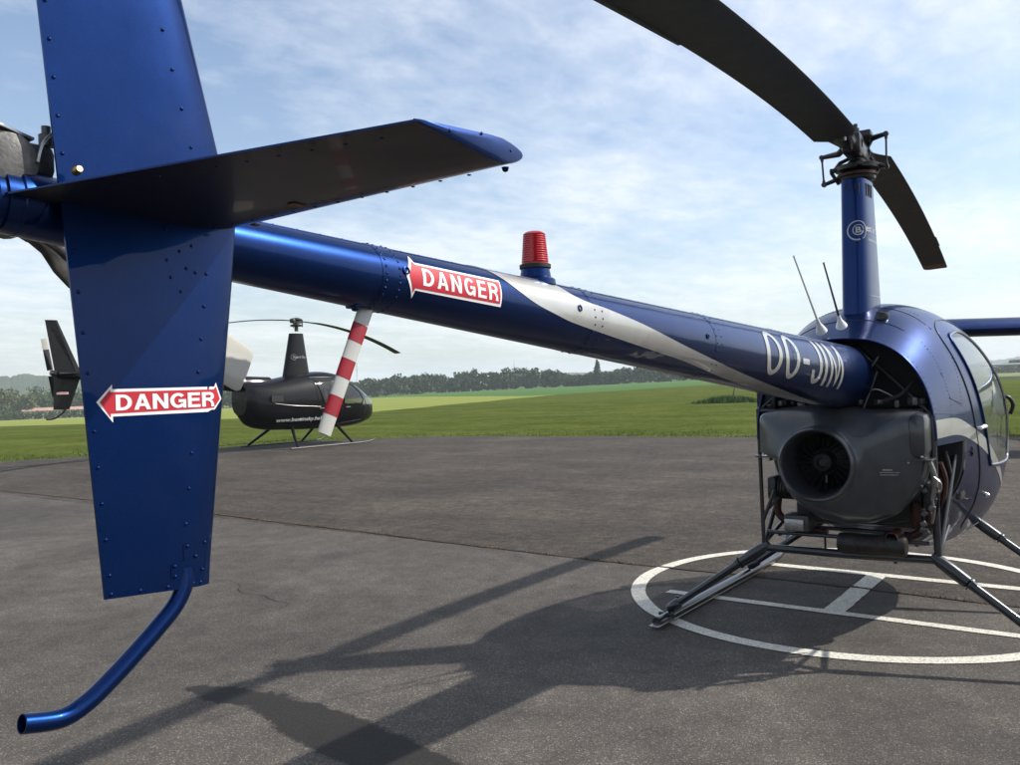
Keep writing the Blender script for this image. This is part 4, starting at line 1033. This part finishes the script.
# shroud
SC = Vector((-.75, .068, .967))
OUT = [(.402,1.00),(.402,1.20),(.385,1.222),(.30,1.243),(.18,1.256),(.04,1.256),(-.08,1.245),(-.16,1.228),(-.36,1.228),(-.405,1.215),(-.418,1.17),(-.418,1.0),(-.40,.90),(-.35,.80),(-.27,.715),(-.16,.665),(-.04,.648),(.08,.668),(.18,.722),(.25,.80),(.29,.90),(.302,.995)]
def ray_r(a):
    dx, dy = math.cos(a), math.sin(a); best = .1
    for i in range(len(OUT)):
        x1, y1 = OUT[i][0]-SC.y, OUT[i][1]-SC.z; x2, y2 = OUT[(i+1) % len(OUT)][0]-SC.y, OUT[(i+1) % len(OUT)][1]-SC.z
        ex, ey = x2-x1, y2-y1; den = dx*ey-dy*ex
        if abs(den) < 1e-9: continue
        t = (x1*ey-y1*ex)/den; u_ = (x1*dy-y1*dx)/den
        if t > 0 and -1e-6 <= u_ <= 1+1e-6: best = max(best, t)
    return best
NR = 180; RO = [ray_r(2*math.pi*k/NR) for k in range(NR)]
RO = [sum(RO[(k+q) % NR] for q in (-1,0,1))/3 for k in range(NR)]
def sring(x, f): return [(x, SC.y+math.cos(2*math.pi*k/NR)*f(k), SC.z+math.sin(2*math.pi*k/NR)*f(k)) for k in range(NR)]
# scroll depth swells clockwise round the inlet
def dep(k): a = (k/NR*360) % 360; return .0
mb = MB()
lip = lambda k: .200
bl = lambda t: (lambda k: RO[k]*(1-t)+.196*t)
rings = [sring(-.46, lambda k: RO[k]-.01), sring(-.47, lambda k: RO[k]), sring(-.55, lambda k: RO[k]), sring(-.590, lambda k: RO[k]-.005), sring(-.618, lambda k: max(RO[k]-.018, .196)), sring(-.644, bl(.30)), sring(-.668, bl(.50)), sring(-.686, bl(.70)), sring(-.698, bl(.88)), sring(-.703, bl(.97)),
         sring(-.713, lambda k: .192), sring(-.735, lambda k: .189), sring(-.750, lambda k: .181), sring(-.755, lambda k: .176), sring(-.750, lambda k: .169), sring(-.728, lambda k: .162), sring(-.69, lambda k: .157), sring(-.60, lambda k: .152), sring(-.52, lambda k: .148)]
mb.loft(rings, True, (True, False)); shr = mb.build('fan_shroud', M['plastic'], H, ang=50)
mb = MB(); mb.loft([[(-.50,-.42,z_),(-.612,-.437,z_),(-.632,-.36,z_),(-.664,-.25,z_),(-.694,-.16,z_),(-.704,-.12,z_),(-.50,-.12,z_)] for z_ in (.986,.995)]); mb.loft([[(-.50,.42,z_),(-.612,.420,z_),(-.640,.34,z_),(-.664,.29,z_),(-.50,.28,z_)] for z_ in (.986,.995)])
mb.box((-.595, -.432, .992), (.12, .03, .009), bev=.002); mb.build('split_flange', M['plastic'], shr)
mb = MB(); mb.box((-.575, -.385, 1.11), (.15, .085, .215), bev=.035); mb.build('duct_corner', M['plastic'], shr)
fw = MB(); fw.lathe([(.147, 0), (.147, .01)], (-.52, SC.y, SC.z), (-1,0,0), 48); fw.lathe([(.135, .0), (.06, .03), (.045, .09), (.025, .10), (.02, .085), (0, .085)], (-.53, SC.y, SC.z), (-1,0,0), 40)
for k in range(24):
    a = 2*math.pi*k/24; v = Vector((0, math.cos(a), math.sin(a))); w2 = Vector((0, -math.sin(a), math.cos(a)))
    fw.add([Vector((-.53, SC.y, SC.z))+v*.06+w2*.0, Vector((-.60, SC.y, SC.z))+v*.07, Vector((-.62, SC.y, SC.z))+v*.144+w2*.02, Vector((-.53, SC.y, SC.z))+v*.144+w2*.02], [(0,1,2,3)])
fw.build('fan_wheel', M['dark'], shr)
mb = MB()
for y_, z_ in ((.36,1.008),(.33,.978),(-.40,1.008),(-.34,.978),(-.28,1.008)):
    mb.lathe([(.007,-.03),(.007,.006),(.004,.007),(.004,.011)], (-.640, y_, z_), (-1,0,0), 8)
fuse(mb, shr, M['steel'])
mb = MB(); mb.tube([(-.625, SC.y-.02, SC.z-.10), (-.64, SC.y-.025, SC.z-.062)], .0045, 6); mb.build('balance_tab', M['alu'], shr)
text('lettering', 'LYCOMING', (-.33, -.26, .938, .950), lambda x, z: (-.7005, -.0-(x+.33)-.215+0, z), M['steel'], shr, .02) if False else None
mb = MB()
for k, (y, w_) in enumerate(((-.255, .055), (-.265, .11), (-.262, .10))): mb.box((-.6775, y, .945-.012*k), (.001, w_*.8, .0035 if k else .008), Matrix.Rotation(R(17), 3, 'Z'))
mb.build('placard', M['steel'], shr)
# engine
en = MB(); en.box((-.33, 0, .80), (.34, .40, .26), bev=.04); eng = en.build('engine', M['engine'], H)
for s_ in (-1, 1):
    for xx in (-.22, -.40):
        mb = MB()
        for k in range(9): mb.lathe([(.062, -.002), (.062, .002)], (xx, s_*(.22+.017*k), .80), (0,1,0), 20)
        mb.lathe([(.05, 0), (.05, .16)], (xx, s_*.2 if s_ > 0 else -.36, .80), (0,1,0), 16); mb.box((xx, s_*.39, .80), (.13, .05, .13), bev=.015)
        mb.build('cylinder', M['engine'], eng)
mb = MB(); mb.tube(spline([(-.40, -.37, .76), (-.44, -.39, .66), (-.45, -.30, .59), (-.46, -.18, .585)]), .020, 12); mb.build('exhaust_header', M['rust'], eng); mb = MB(); mb.tube(spline([(-.40, .37, .76), (-.44, .36, .66), (-.45, .25, .60), (-.46, .1, .585)]), .020, 12); mb.build('exhaust_header', M['rust'], eng)
mb = MB(); mb.lathe([(.02, -.17), (.045, -.165), (.052, -.15), (.052, .14), (.045, .155), (.02, .16)], (-.56, -.14, .555), (0, 1, 0), 24); muf = mb.build('muffler', M['muffler'], eng)
mb = MB(); mb.loft([[Vector((x, -.245, .60))+Vector((0, math.cos(a)*r, math.sin(a)*r)) for a in [2*math.pi*k/20 for k in range(20)]] for x, r in ((-.45, .030), (-.60, .030), (-.60, .025), (-.48, .025))], True, (True, True)); mb.build('tail_pipe', M['rust'], muf)
mb = MB(); mb.box((-.50, .23, .635), (.12, .13, .085), bev=.006); mb.build('oil_cooler', M['engine'], eng); 
mb = MB(); mb.box((-.565, .24, .628), (.008, .10, .06), bev=.002); mb.build('cover_plate', M['steel'], eng)
mb = MB(); mb.lathe([(.03, 0), (.034, .02), (.034, .12), (.02, .14)], (-.42, -.33, .63), (0,0,1), 16); mb.build('oil_filter', M['rust'], eng)
for pk, r_, m_ in (([(-.60,-.425,.985),(-.585,-.44,.93),(-.575,-.445,.87),(-.56,-.43,.80)], .014, 'steel'), ([(-.58,-.45,.86),(-.56,-.455,.80),(-.54,-.44,.72),(-.53,-.42,.66)], .006, 'blackmetal'),
                  ([(-.60,-.445,.91),(-.60,-.475,.88),(-.59,-.47,.84),(-.58,-.45,.835)], .0025, 'alu'), ([(-.58,-.43,.80),(-.57,-.435,.74),(-.55,-.42,.68)], .007, 'steel'),
                  ([(-.5,-.2,1.27),(-.47,-.28,1.30),(-.42,-.33,1.36)], .010, 'rubber'), ([(-.48,-.05,1.27),(-.46,-.15,1.33),(-.44,-.21,1.31),(-.42,-.25,1.28)], .005, 'steel'), ([(-.5,.3,1.27),(-.4,.2,1.32),(-.38,.05,1.28)], .012, 'rubber'),
                  ([(-.30,-.42,.95),(-.28,-.44,.85),(-.3,-.42,.7)], .016, 'rust'), ([(-.2,-.43,1.0),(-.18,-.45,.85),(-.2,-.43,.66)], .012, 'rubber')):
    mb = MB(); mb.tube(spline(pk), r_, 8); mb.build('hose', M[m_], eng)
mb = MB()
for k in range(26):
    p = Vector((-.50+rnd.uniform(-.06,.06), rnd.uniform(-.40,.38), 1.255+rnd.uniform(0,.02))); mb.box(p, (rnd.uniform(.01,.04), rnd.uniform(.01,.04), rnd.uniform(.01,.04)), Matrix.Rotation(rnd.uniform(0,3), 3, 'Z'), .003)
for k in range(14):
    p = Vector((-.55+rnd.uniform(-.03,.03), rnd.uniform(-.44,-.38), rnd.uniform(.62,.92))); mb.box(p, (rnd.uniform(.01,.03),)*3, Matrix.Rotation(rnd.uniform(0,3), 3, 'X'), .003)
fuse(mb, eng, M['gear'])
mb = MB(); mb.lathe([(.06, -.02), (.075, -.015), (.06, -.01), (.06, .01), (.075, .015), (.06, .02)], (-.42, 0, 1.30), (1,0,0), 24); mb.build('drive_sheave', M['engine'], eng)
mb = MB(); mb.tube([(-.52, 0, bz(-.52)), (-.15, 0, 1.42)], .05, 16); mb.build('drive_shaft', M['blackmetal'], eng)
mb = MB(); mb.tube([(-.40,.13,.55),(-.40,.13,.46)], .006, 8); mb.build('drain_tube', M['blackmetal'], eng); mb = MB(); mb.tube([(-.36,-.21,.6),(-.36,-.21,.43)], .010, 8); mb.build('drain_tube', M['blackmetal'], eng)

# --- landing gear
lg = MB(); lg.tube([KL, KL.lerp(KR, .5)+Vector((0,0,-.004)), KR], [.020, .022, .020], 14)
gear_ = lg.build('landing_gear', M['frame'], H)
FL, FR = Vector((.78, .40, .50)), Vector((.78, -.42, .50)); mb = MB(); mb.tube([FL, FR], .02, 14); mb.build('cross_tube', M['frame'], gear_)
for s_ in (1, -1):
    for X, K in ((-.51, (KL if s_ > 0 else KR)), (.78, (FL if s_ > 0 else FR))):
        foot = Vector((K.x-.02, s_*1.0, .075)); dd = foot-K
        mb = MB(); mb.tube([K-dd*.05, K+dd*.02, K+dd*.10, K+dd*.22, K+dd*.23, K+dd*.93, foot], [.020, .030, .032, .030, .022, .021, .022], 14); lgm = mb.build('leg', M['frame'], gear_)
        mb = MB(); mb.tube([K+dd*.235, K+dd*.245], .033, 14); mb.box(K+dd*.26+Vector((0,0,.025)), (.03,.05,.004), Matrix.Rotation(-s_*.7, 3, 'X')); mb.build('clamp', M['frame'], lgm)
        mb = MB(); mb.lathe([(.024, -.03), (.030, -.02), (.030, .04), (.023, .05)], foot-dd.normalized()*.04, -dd, 14); mb.build('socket', M['frame'], lgm)
    mb = MB(); yk = s_*1.0
    mb.tube(spline([(-.66, yk, .036), (-.60, yk, .036), (.2, yk, .036), (1.2, yk, .036), (1.42, yk, .05), (1.62, yk, .12), (1.74, yk, .24)]), .0285, 16); sk = mb.build('skid', M['frame'], gear_)
    mb = MB(); mb.box((-.66, yk, .022), (.13, .062, .010), bev=.004); mb.box((.25, yk, .0095), (1.5, .04, .010), bev=.003); mb.build('skid_shoe', M['steel'], sk)
    mb = MB(); mb.tube([(-.40, yk, .06), (-.40, yk, .125)], .010, 8); mb.build('wheel_spigot', M['blackmetal'], sk); mb = MB(); mb.tube([(-.56, yk-.045, .055), (-.56, yk+.045, .055)], .010, 8); mb.build('wheel_spigot', M['blackmetal'], sk)

# ================================================================== BLACK HELICOPTER (four seats)
K_ = empty('helicopter', (9.514, 16.302, 0), -.069); tag(K_, 'black four seat helicopter parked at the grass edge beyond the striped strut', 'helicopter', 'parked helicopters')
KM = M['black_blue']
kx = [-1.72,-1.5,-1.1,-.5,0,.6,1.1,1.6,2.0,2.3,2.46]; kw = [.34,.46,.57,.63,.65,.65,.64,.57,.42,.22,.02]
kt = [1.66,1.69,1.72,1.82,1.90,1.94,1.86,1.62,1.38,1.17,.98]; kb = [.88,.62,.50,.46,.44,.43,.43,.45,.52,.63,.80]
def kc(x): return sinterp(x, kx, kw), sinterp(x, kx, kt), sinterp(x, kx, kb)
def kpt(x, th, dr=0):
    w, zt, zb = kc(x); zc = zb+(zt-zb)*.5; c_, s_ = math.cos(th), math.sin(th); e = 2/2.5
    return Vector((x, -math.copysign(abs(c_)**e, c_)*(w+dr), zc+math.copysign(abs(s_)**e, s_)*((zt-zb)/2+dr)))
def ky(x, z, s=-1, d=0):
    w, zt, zb = kc(x); zc = (zt+zb)/2; q = min(1, abs(z-zc)/((zt-zb)/2)); return s*(w*(1-q**2.5)**.4+d)
KW1 = [(.98, 1.66), (1.35, 1.58), (1.62, 1.35), (1.72, 1.16), (1.66, 1.06), (.98, 1.06)]; KW2 = [(.12, 1.70), (.86, 1.70), (.86, 1.10), (.32, 1.14)]
kcell = {'b': MB(), 's': MB()}
for q in (-1, 1): kcell[(q, 1)] = MB(); kcell[(q, 2)] = MB(); nx, nt_ = 120, 110
for i in range(nx):
    for j in range(nt_):
        a, b_, = 2*math.pi*j/nt_, 2*math.pi*(j+1)/nt_; x0, x1 = -1.72+4.18*i/nx, -1.72+4.18*(i+1)/nx
        P = [kpt(x0, a), kpt(x0, b_), kpt(x1, b_), kpt(x1, a)]; c_ = sum(P, Vector())/4
        if (inpoly(c_.x, c_.z, KW1) or inpoly(c_.x, c_.z, KW2)) and abs(c_.y) > .25: t = (-1 if c_.y < 0 else 1, 1 if inpoly(c_.x, c_.z, KW1) else 2)
        elif c_.x > 1.2 and c_.z > 1.02 and c_.x > 1.2+.55*(1.55-c_.z)+(.22 if abs(c_.y) > .35 else 0): t = 's'
        else: t = 'b'
        kcell[t].add(P, [(0,1,2,3)])
kcab = weld(kcell['b'], 'cabin', KM, K_); weld(kcell['s'], 'windshield', M['glass'], K_)
def kloop(P, s, d=.003):
    out = []
    for i in range(len(P)):
        a, b_ = Vector((*P[i], 0)), Vector((*P[(i+1) % len(P)], 0))
        for k in range(6): v = a.lerp(b_, k/6); out.append(Vector((v.x, ky(v.x, v.y, s, d), v.y)))
    out.append(out[0]); return out
for s_ in (-1, 1):
    for W_, D_ in ((KW1, [(.92,1.76),(1.4,1.66),(1.75,1.3),(1.85,1.0),(1.7,.62),(.92,.55)]), (KW2, [(.02,1.78),(.91,1.78),(.91,.55),(.25,.55),(.2,1.0)])):
        mb = MB(); mb.tube(kloop(D_, s_), .008, 6); do_ = mb.build('door', M['frame'], K_)
        weld(kcell[(s_, 1 if W_ is KW1 else 2)], 'window', M['smoke'], do_); mb = MB(); mb.tube(kloop(W_, s_), .014, 6); mb.build('window_frame', KM, do_)
        mb = MB(); xm = W_[0][0]+.12; mb.box((xm, ky(xm, .98, s_, .02), .98), (.14, .02, .025)); mb.build('handle', M['steel'], do_)
for y_ in (-.3, .3):
    for x_ in (.35, 1.15):
        mb = MB(); mb.box((x_, y_, .85), (.42, .46, .16), bev=.04); st_ = mb.build('seat', M['leather'], K_); mb = MB(); mb.box((x_-.24, y_, 1.18), (.10, .46, .6), bev=.04); mb.build('backrest', M['leather'], st_)
def kt_fn(x, z): return (x, ky(x, z, -1, .006), z)
text('lettering', 'www.bestinsky.helicopter', (-1.05, .80, .65, .775), kt_fn, M['white'], kcab, .02, (.1, 0))
mb = MB(); mb.loft([[kpt(-1.72, 2*math.pi*k/40) for k in range(40)], [kpt(-1.72, 2*math.pi*k/40)*.97+Vector((-.08,0,.035)) for k in range(40)]], True, (False, True)); mb.build('rear_panel', KM, kcab)
mb = MB(); mb.tube(spline([(-1.1, -.572, 1.15), (-.6, -.66, 1.08), (0, -.67, 1.04), (.2, -.67, 1.02)]), .003, 6); mb.build('pin_stripe', M['steel'], kcab)
mb = MB(); mb.box((-1.05, -.585, 1.27), (.34, .03, .16)); mb.build('intake_grille', M['dark'], kcab)
mb = MB(); n=28
mb.loft([[(x, -r*math.cos(2*math.pi*k/n), z+r*math.sin(2*math.pi*k/n)) for k in range(n)] for x, r, z in ((-.9,.20,1.62),(-1.5,.205,1.64),(-3,.155,1.74),(-4.5,.115,1.85),(-5.95,.08,1.94))]); kb_ = mb.build('tail_boom', KM, K_)
for x_, z_ in ((-2.3, 1.87), (-1.6, 1.85)):
    mb = MB(); mb.tube([(x_+.02, 0, z_-.02), (x_, 0, z_+.03), (x_-.30, 0, z_+.42)], [.02, .01, .006], 6); mb.build('antenna', M['white'], K_)
mb = MB(); mb.lathe([(.05,-.02),(.04,.06),(.03,.12),(0,.13)], (-3.6, 0, 1.90), n=12); mb.build('beacon', M['redlens'], K_)
def kfin(z0, z1, xa0, xb0, xa1, xb1, nm):
    mb = MB(); rings = []
    for t in (0, 1):
        z = z0+(z1-z0)*t; xa = xa0+(xa1-xa0)*t; xb = xb0+(xb1-xb0)*t
        rings.append([(xb, 0, z), (xb-(xb-xa)*.2, -.022, z), (xa, -.003, z), (xa, .003, z), (xb-(xb-xa)*.2, .022, z)])
    mb.loft(rings); return mb.build(nm, KM, K_, ang=20)
kf1 = kfin(1.93, 3.07, -6.00, -5.46, -6.17, -5.93, 'upper_fin'); kf2 = kfin(1.93, 1.21, -6.02, -5.48, -6.06, -5.74, 'lower_fin')
mb = MB(); mb.box((-5.88, -.024, 1.55), (.24, .006, .045)); ds_ = mb.build('danger_sign', M['cream'], kf2); mb = MB(); mb.box((-5.88, -.0275, 1.55), (.19, .003, .018)); mb.build('red_field', M['red'], ds_)
mb = MB(); mb.loft([[(xb,y,1.94),(xb-.08,y,1.96),(xa,y,1.943),(xb-.08,y,1.92)] for y, xa, xb in ((.05,-6.05,-5.62),(-.78,-5.98,-5.66))]); mb.build('horizontal_stabilizer', KM, K_, ang=20)
mb = MB(); mb.tube(spline([(-5.80,0,1.24),(-5.90,0,1.12),(-6.05,0,1.03),(-6.2,0,1.02)]), .017, 8); mb.build('tail_skid', KM, K_)
mb = MB(); mb.lathe([(.05,-.22),(.06,0),(.035,.05)], (-5.98,.20,1.98), (0,1,0), 14); ktr = mb.build('tail_rotor', M['blackmetal'], K_)
for s_ in (1, -1):
    dv = Vector((-.16, 0, 1)).normalized()*s_; mb = MB(); c0 = Vector((-5.98,.27,1.98)); q = Vector((1,0,.16)).normalized()
    mb.loft([[c0+dv*r+q*.065+Vector((0,.02,0)), c0+dv*r+Vector((0,.03,0)), c0+dv*r-q*.065, c0+dv*r-Vector((0,.006,0))] for r in (.06, .50)]); kb2 = mb.build('blade', M['blade'], ktr)
    mb = MB(); mb.loft([[c0+dv*r+q*.066+Vector((0,.021,0)), c0+dv*r+Vector((0,.031,0)), c0+dv*r-q*.066, c0+dv*r-Vector((0,.007,0))] for r in (.501, .73)]); mb.build('blade_tip', M['cream'], kb2)
mb = MB(); rings = []
for i in range(9):
    t = i/8; z = 1.72+1.22*t; ch = .84-.44*t; hw = .17-.055*t
    rings.append([(-.06+.04*t+math.cos(a)*ch/2, math.copysign(abs(math.sin(a))**.8, math.sin(a))*hw, z) for a in [2*math.pi*k/28 for k in range(28)]])
mb.loft(rings); kmf = mb.build('mast_fairing', KM, K_)
kmy = lambda x, z: (x, -(.17-.055*(z-1.72)/1.3)*max(0.05, 1-((x+.04)/((.80-.42*(z-1.72)/1.3)/2))**2)**.4-.008, z)
text('lettering', 'Best in Sky', (-.22, .16, 2.27, 2.36), kmy, M['steel'], kmf, .01, (.03, 0))
patch('emblem', ringpoly(-.20, 2.32, .075, .012, 0, 350), kmy, M['steel'], kmf, smooth=False)
mb = MB(); mb.lathe([(.05, 3.0), (.05, 3.12), (.15, 3.13), (.16, 3.17), (.06, 3.19), (.05, 3.3)], (0,0,0), n=20); mb.box((0,0,3.27), (.34, .14, .12), Matrix.Rotation(R(10), 3, 'Z'), .02)
khead = mb.build('rotor_head', M['gear'], K_)
mb = MB(); mb.lathe([(.10, 3.28), (.14, 3.31), (.10, 3.345), (.03, 3.36)], (0,0,0), n=16)
for s_ in (1, -1): mb.tube([(.05, s_*.2, 3.28), (.05, s_*.19, 3.1)], .012, 6); mb.tube([(.05, s_*.2, 3.28), (.1*s_, .05, 3.28)], .02, 6)
mb.build('hub_cap', M['gear'], khead)
kd = Vector((math.cos(R(17)), math.sin(R(17)), 0)); kp = Vector((-kd.y, kd.x, 0))
for s_ in (1, -1):
    mb = MB(); rings = []
    for k in range(26):
        r = .2+4.83*k/25; z = 3.27-.029*r*r; c0 = kd*s_*r+Vector((0,0,z)); ch = .26 if r > .7 else .14
        rings.append([c0+kp*ch*.35, c0+kp*ch*.1+Vector((0,0,.014)), c0-kp*ch*.65, c0+kp*ch*.1-Vector((0,0,.014))])
    mb.loft(rings); kbb = mb.build('main_blade', M['blade'], khead, ang=30)
mb = MB(); mb.tube([(-.55, .5, .50), (-.55, -.5, .50)], .03, 8); kg = mb.build('landing_gear', KM, K_)
mb = MB(); mb.tube([(.85, .5, .50), (.85, -.5, .50)], .03, 8); mb.build('cross_tube', KM, kg)
for s_ in (1, -1):
    for x_, xf in ((-.55, -.85), (.85, .85)):
        mb = MB(); mb.tube([(x_, s_*.45, .52), (x_*.5+xf*.5, s_*.75, .30), (xf, s_*1.08, .07)], [.045, .038, .03], 10); mb.build('leg', KM, kg)
    mb = MB(); mb.tube(spline([(-1.05, s_*1.09, .04), (.2, s_*1.09, .04), (1.1, s_*1.09, .04), (1.45, s_*1.09, .06), (1.62, s_*1.09, .11)]), .022, 10); sk = mb.build('skid', M['gear'], kg)

# ================================================================== PARKED HIGH-WING AEROPLANE (its wing shows beyond the cabin)
ax_, ay_ = 13.28, -2.54
A = empty('light_aeroplane', (ax_, ay_, 0), R(36.2+180)); tag(A, 'high wing light aeroplane whose thick blue wing shows just right of the blue cabin roof', 'aeroplane')
mb = MB(); rings = []
for k in range(13):
    t = -1+2*k/12; y = 5.0*t; ch = 1.35-.15*abs(t); th = .29
    rings.append([(.45-s*ch, y, 2.05+.02*abs(t)+q*th) for s, q in ((0,0),(.03,.35),(.15,.62),(.4,.6),(.7,.35),(1,.04),(1,0),(.6,-.28),(.2,-.4),(.04,-.25))])
mb.loft(rings); wing = mb.build('wing', M['blue'], A, ang=50)
mb = MB(); fr_ = []
for x, w, zb, zt in ((2.0,.08,1.1,1.3),(1.9,.34,.85,1.5),(1.0,.5,.7,1.6),(.5,.55,.62,2.0),(-.8,.52,.66,2.02),(-2.4,.25,1.0,1.7),(-4.6,.06,1.25,1.5)):
    fr_.append([(x, math.copysign(abs(math.cos(a))**.7, math.cos(a))*w, (zb+zt)/2+math.copysign(abs(math.sin(a))**.7, math.sin(a))*(zt-zb)/2) for a in [2*math.pi*k/28 for k in range(28)]])
mb.loft(fr_); fus = mb.build('fuselage', M['white'], A)
mb = MB(); mb.box((.42, 0, 1.72), (.5, .9, .45), Matrix.Rotation(R(35), 3, 'Y'), .05); mb.build('windscreen', M['smoke'], fus)
for s_ in (1, -1):
    mb = MB(); mb.tube([(.2, s_*.5, .8), (.15, s_*2.4, 2.0)], .04, 8); mb.build('wing_strut', M['white'], A)
    mb = MB(); mb.tube([(-.2, s_*.4, .75), (-.2, s_*1.1, .2)], .03, 8); mb.lathe([(.05,-.07),(.19,-.05),(.2,0),(.19,.05),(.05,.07)], (-.2, s_*1.15, .2), (0,1,0), 20); mb.build('main_wheel', M['rubber'], A)
mb = MB(); mb.tube([(1.5, 0, .8), (1.6, 0, .2)], .03, 8); mb.lathe([(.05,-.06),(.16,-.04),(.17,0),(.16,.04),(.05,.06)], (1.6, 0, .17), (0,1,0), 20); mb.build('nose_wheel', M['rubber'], A)
mb = MB(); mb.lathe([(.14,0),(.12,.1),(.0,.28)], (2.0,0,1.2), (1,0,0), 20); mb.box((2.05,0,1.2), (.03,.12,1.8), Matrix.Rotation(R(60),3,'X'), .01); mb.build('propeller', M['blackmetal'], A)
mb = MB(); mb.loft([[(-4.0,0,1.45),(-4.1,.03,1.45),(-4.7,0,1.45),(-4.1,-.03,1.45)],[(-4.5,0,2.5),(-4.55,.02,2.5),(-4.85,0,2.5),(-4.55,-.02,2.5)]]); mb.build('tail_fin', M['blue'], A)
mb = MB(); mb.box((-4.4,0,1.5), (.6,3.0,.05), bev=.02); mb.build('tailplane', M['white'], A)

# ================================================================== LIGHT, SKY, CAMERA
SUND = Vector((.807, -.853, 1.0)).normalized()
elev = math.asin(SUND.z); rot = math.atan2(SUND.x, SUND.y)
w = bpy.data.worlds.new('World'); scene.world = w; w.use_nodes = True; nt = w.node_tree; bg = nt.nodes['Background']
sky = nt.nodes.new('ShaderNodeTexSky'); sky.sky_type = 'NISHITA'; sky.sun_disc = False; sky.sun_elevation = elev; sky.sun_rotation = rot
sky.air_density = 1.0; sky.dust_density = 1.2; sky.ozone_density = 1.6
tc = nt.nodes.new('ShaderNodeTexCoord').outputs['Generated']
sp3 = N(nt, 'ShaderNodeSeparateXYZ'); L(nt, tc, sp3.inputs[0])
zz = math_(nt, 'ADD', math_(nt, 'MAXIMUM', sp3.outputs[2], 0.), .12)
cmb = N(nt, 'ShaderNodeCombineXYZ'); L(nt, math_(nt, 'DIVIDE', sp3.outputs[0], zz), cmb.inputs[0]); L(nt, math_(nt, 'DIVIDE', sp3.outputs[1], zz), cmb.inputs[1])
mpw = N(nt, 'ShaderNodeMapping'); mpw.inputs['Rotation'].default_value = (0,0,R(20)); mpw.inputs['Scale'].default_value = (1.0, 1.35, 1); mpw.inputs['Location'].default_value = (3.1, 1.7, 0); L(nt, cmb.outputs[0], mpw.inputs[0])
n1 = noise_tex(nt, mpw.outputs[0], .75, 5, .50, .2); n2 = noise_tex(nt, mpw.outputs[0], 6.5, 6, .60, .2)
cl = math_(nt, 'ADD', math_(nt, 'MULTIPLY', n1, 1.15), math_(nt, 'MULTIPLY', math_(nt, 'SUBTRACT', n2, .5), .52))
hz = math_(nt, 'POWER', math_(nt, 'SUBTRACT', 1., math_(nt, 'MAXIMUM', sp3.outputs[2], 0.)), 5.)
cl = math_(nt, 'ADD', cl, math_(nt, 'MULTIPLY', hz, .06))
mask = ramp(nt, cl, [(.42, (.06,.06,.06)), (.60, (.46,.46,.46)), (.78, (1,1,1))])
msk = math_(nt, 'MULTIPLY', mask, .60)
CLOUD = (7.4, 7.55, 7.8)
cb = N(nt, 'ShaderNodeCombineXYZ'); 
for i in range(3): cb.inputs[i].default_value = CLOUD[i]
haz = N(nt, 'ShaderNodeCombineXYZ')
for i, v in enumerate((4.5, 4.85, 5.1)): haz.inputs[i].default_value = v
s1 = mixc(nt, math_(nt, 'MULTIPLY', math_(nt, 'POWER', hz, 1.6), .75), mixc(nt, 1., sky.outputs[0], (1.12,1.14,1.16), 'MULTIPLY'), haz.outputs[0])
s2 = mixc(nt, msk, s1, cb.outputs[0])
L(nt, s2, bg.inputs['Color']); bg.inputs['Strength'].default_value = .118
sl = bpy.data.lights.new('sun', 'SUN'); sl.energy = 4.4; sl.angle = R(.8); sl.color = (1, .95, .88)
so = bpy.data.objects.new('sun', sl); COL.objects.link(so); so.rotation_euler = SUND.to_track_quat('Z', 'Y').to_euler(); so.location = (0, -10, 20)

cam = bpy.data.cameras.new('camera'); co = bpy.data.objects.new('camera', cam); COL.objects.link(co); scene.camera = co
cam.sensor_width = 36; cam.lens = 36*845.6/1020; cam.clip_start = .02; cam.clip_end = 12000
F = Vector((math.cos(YAW)*math.cos(PITCH), math.sin(YAW)*math.cos(PITCH), math.sin(PITCH))); Rv = Vector((math.sin(YAW), -math.cos(YAW), 0)); U = Rv.cross(F)
right = Rv*math.cos(ROLL)-U*math.sin(ROLL); upv = U*math.cos(ROLL)+Rv*math.sin(ROLL)
m4 = Matrix((right, upv, -F)).transposed().to_4x4(); m4.translation = CAM; co.matrix_world = m4

scene.view_settings.view_transform = 'Standard'; scene.view_settings.look = 'None'; scene.view_settings.gamma = 1; scene.view_settings.exposure = 0.4
scene.cycles.max_bounces = 8; scene.cycles.volume_bounces = 1; scene.cycles.transparent_max_bounces = 12
scene.cycles.volume_step_rate = 1
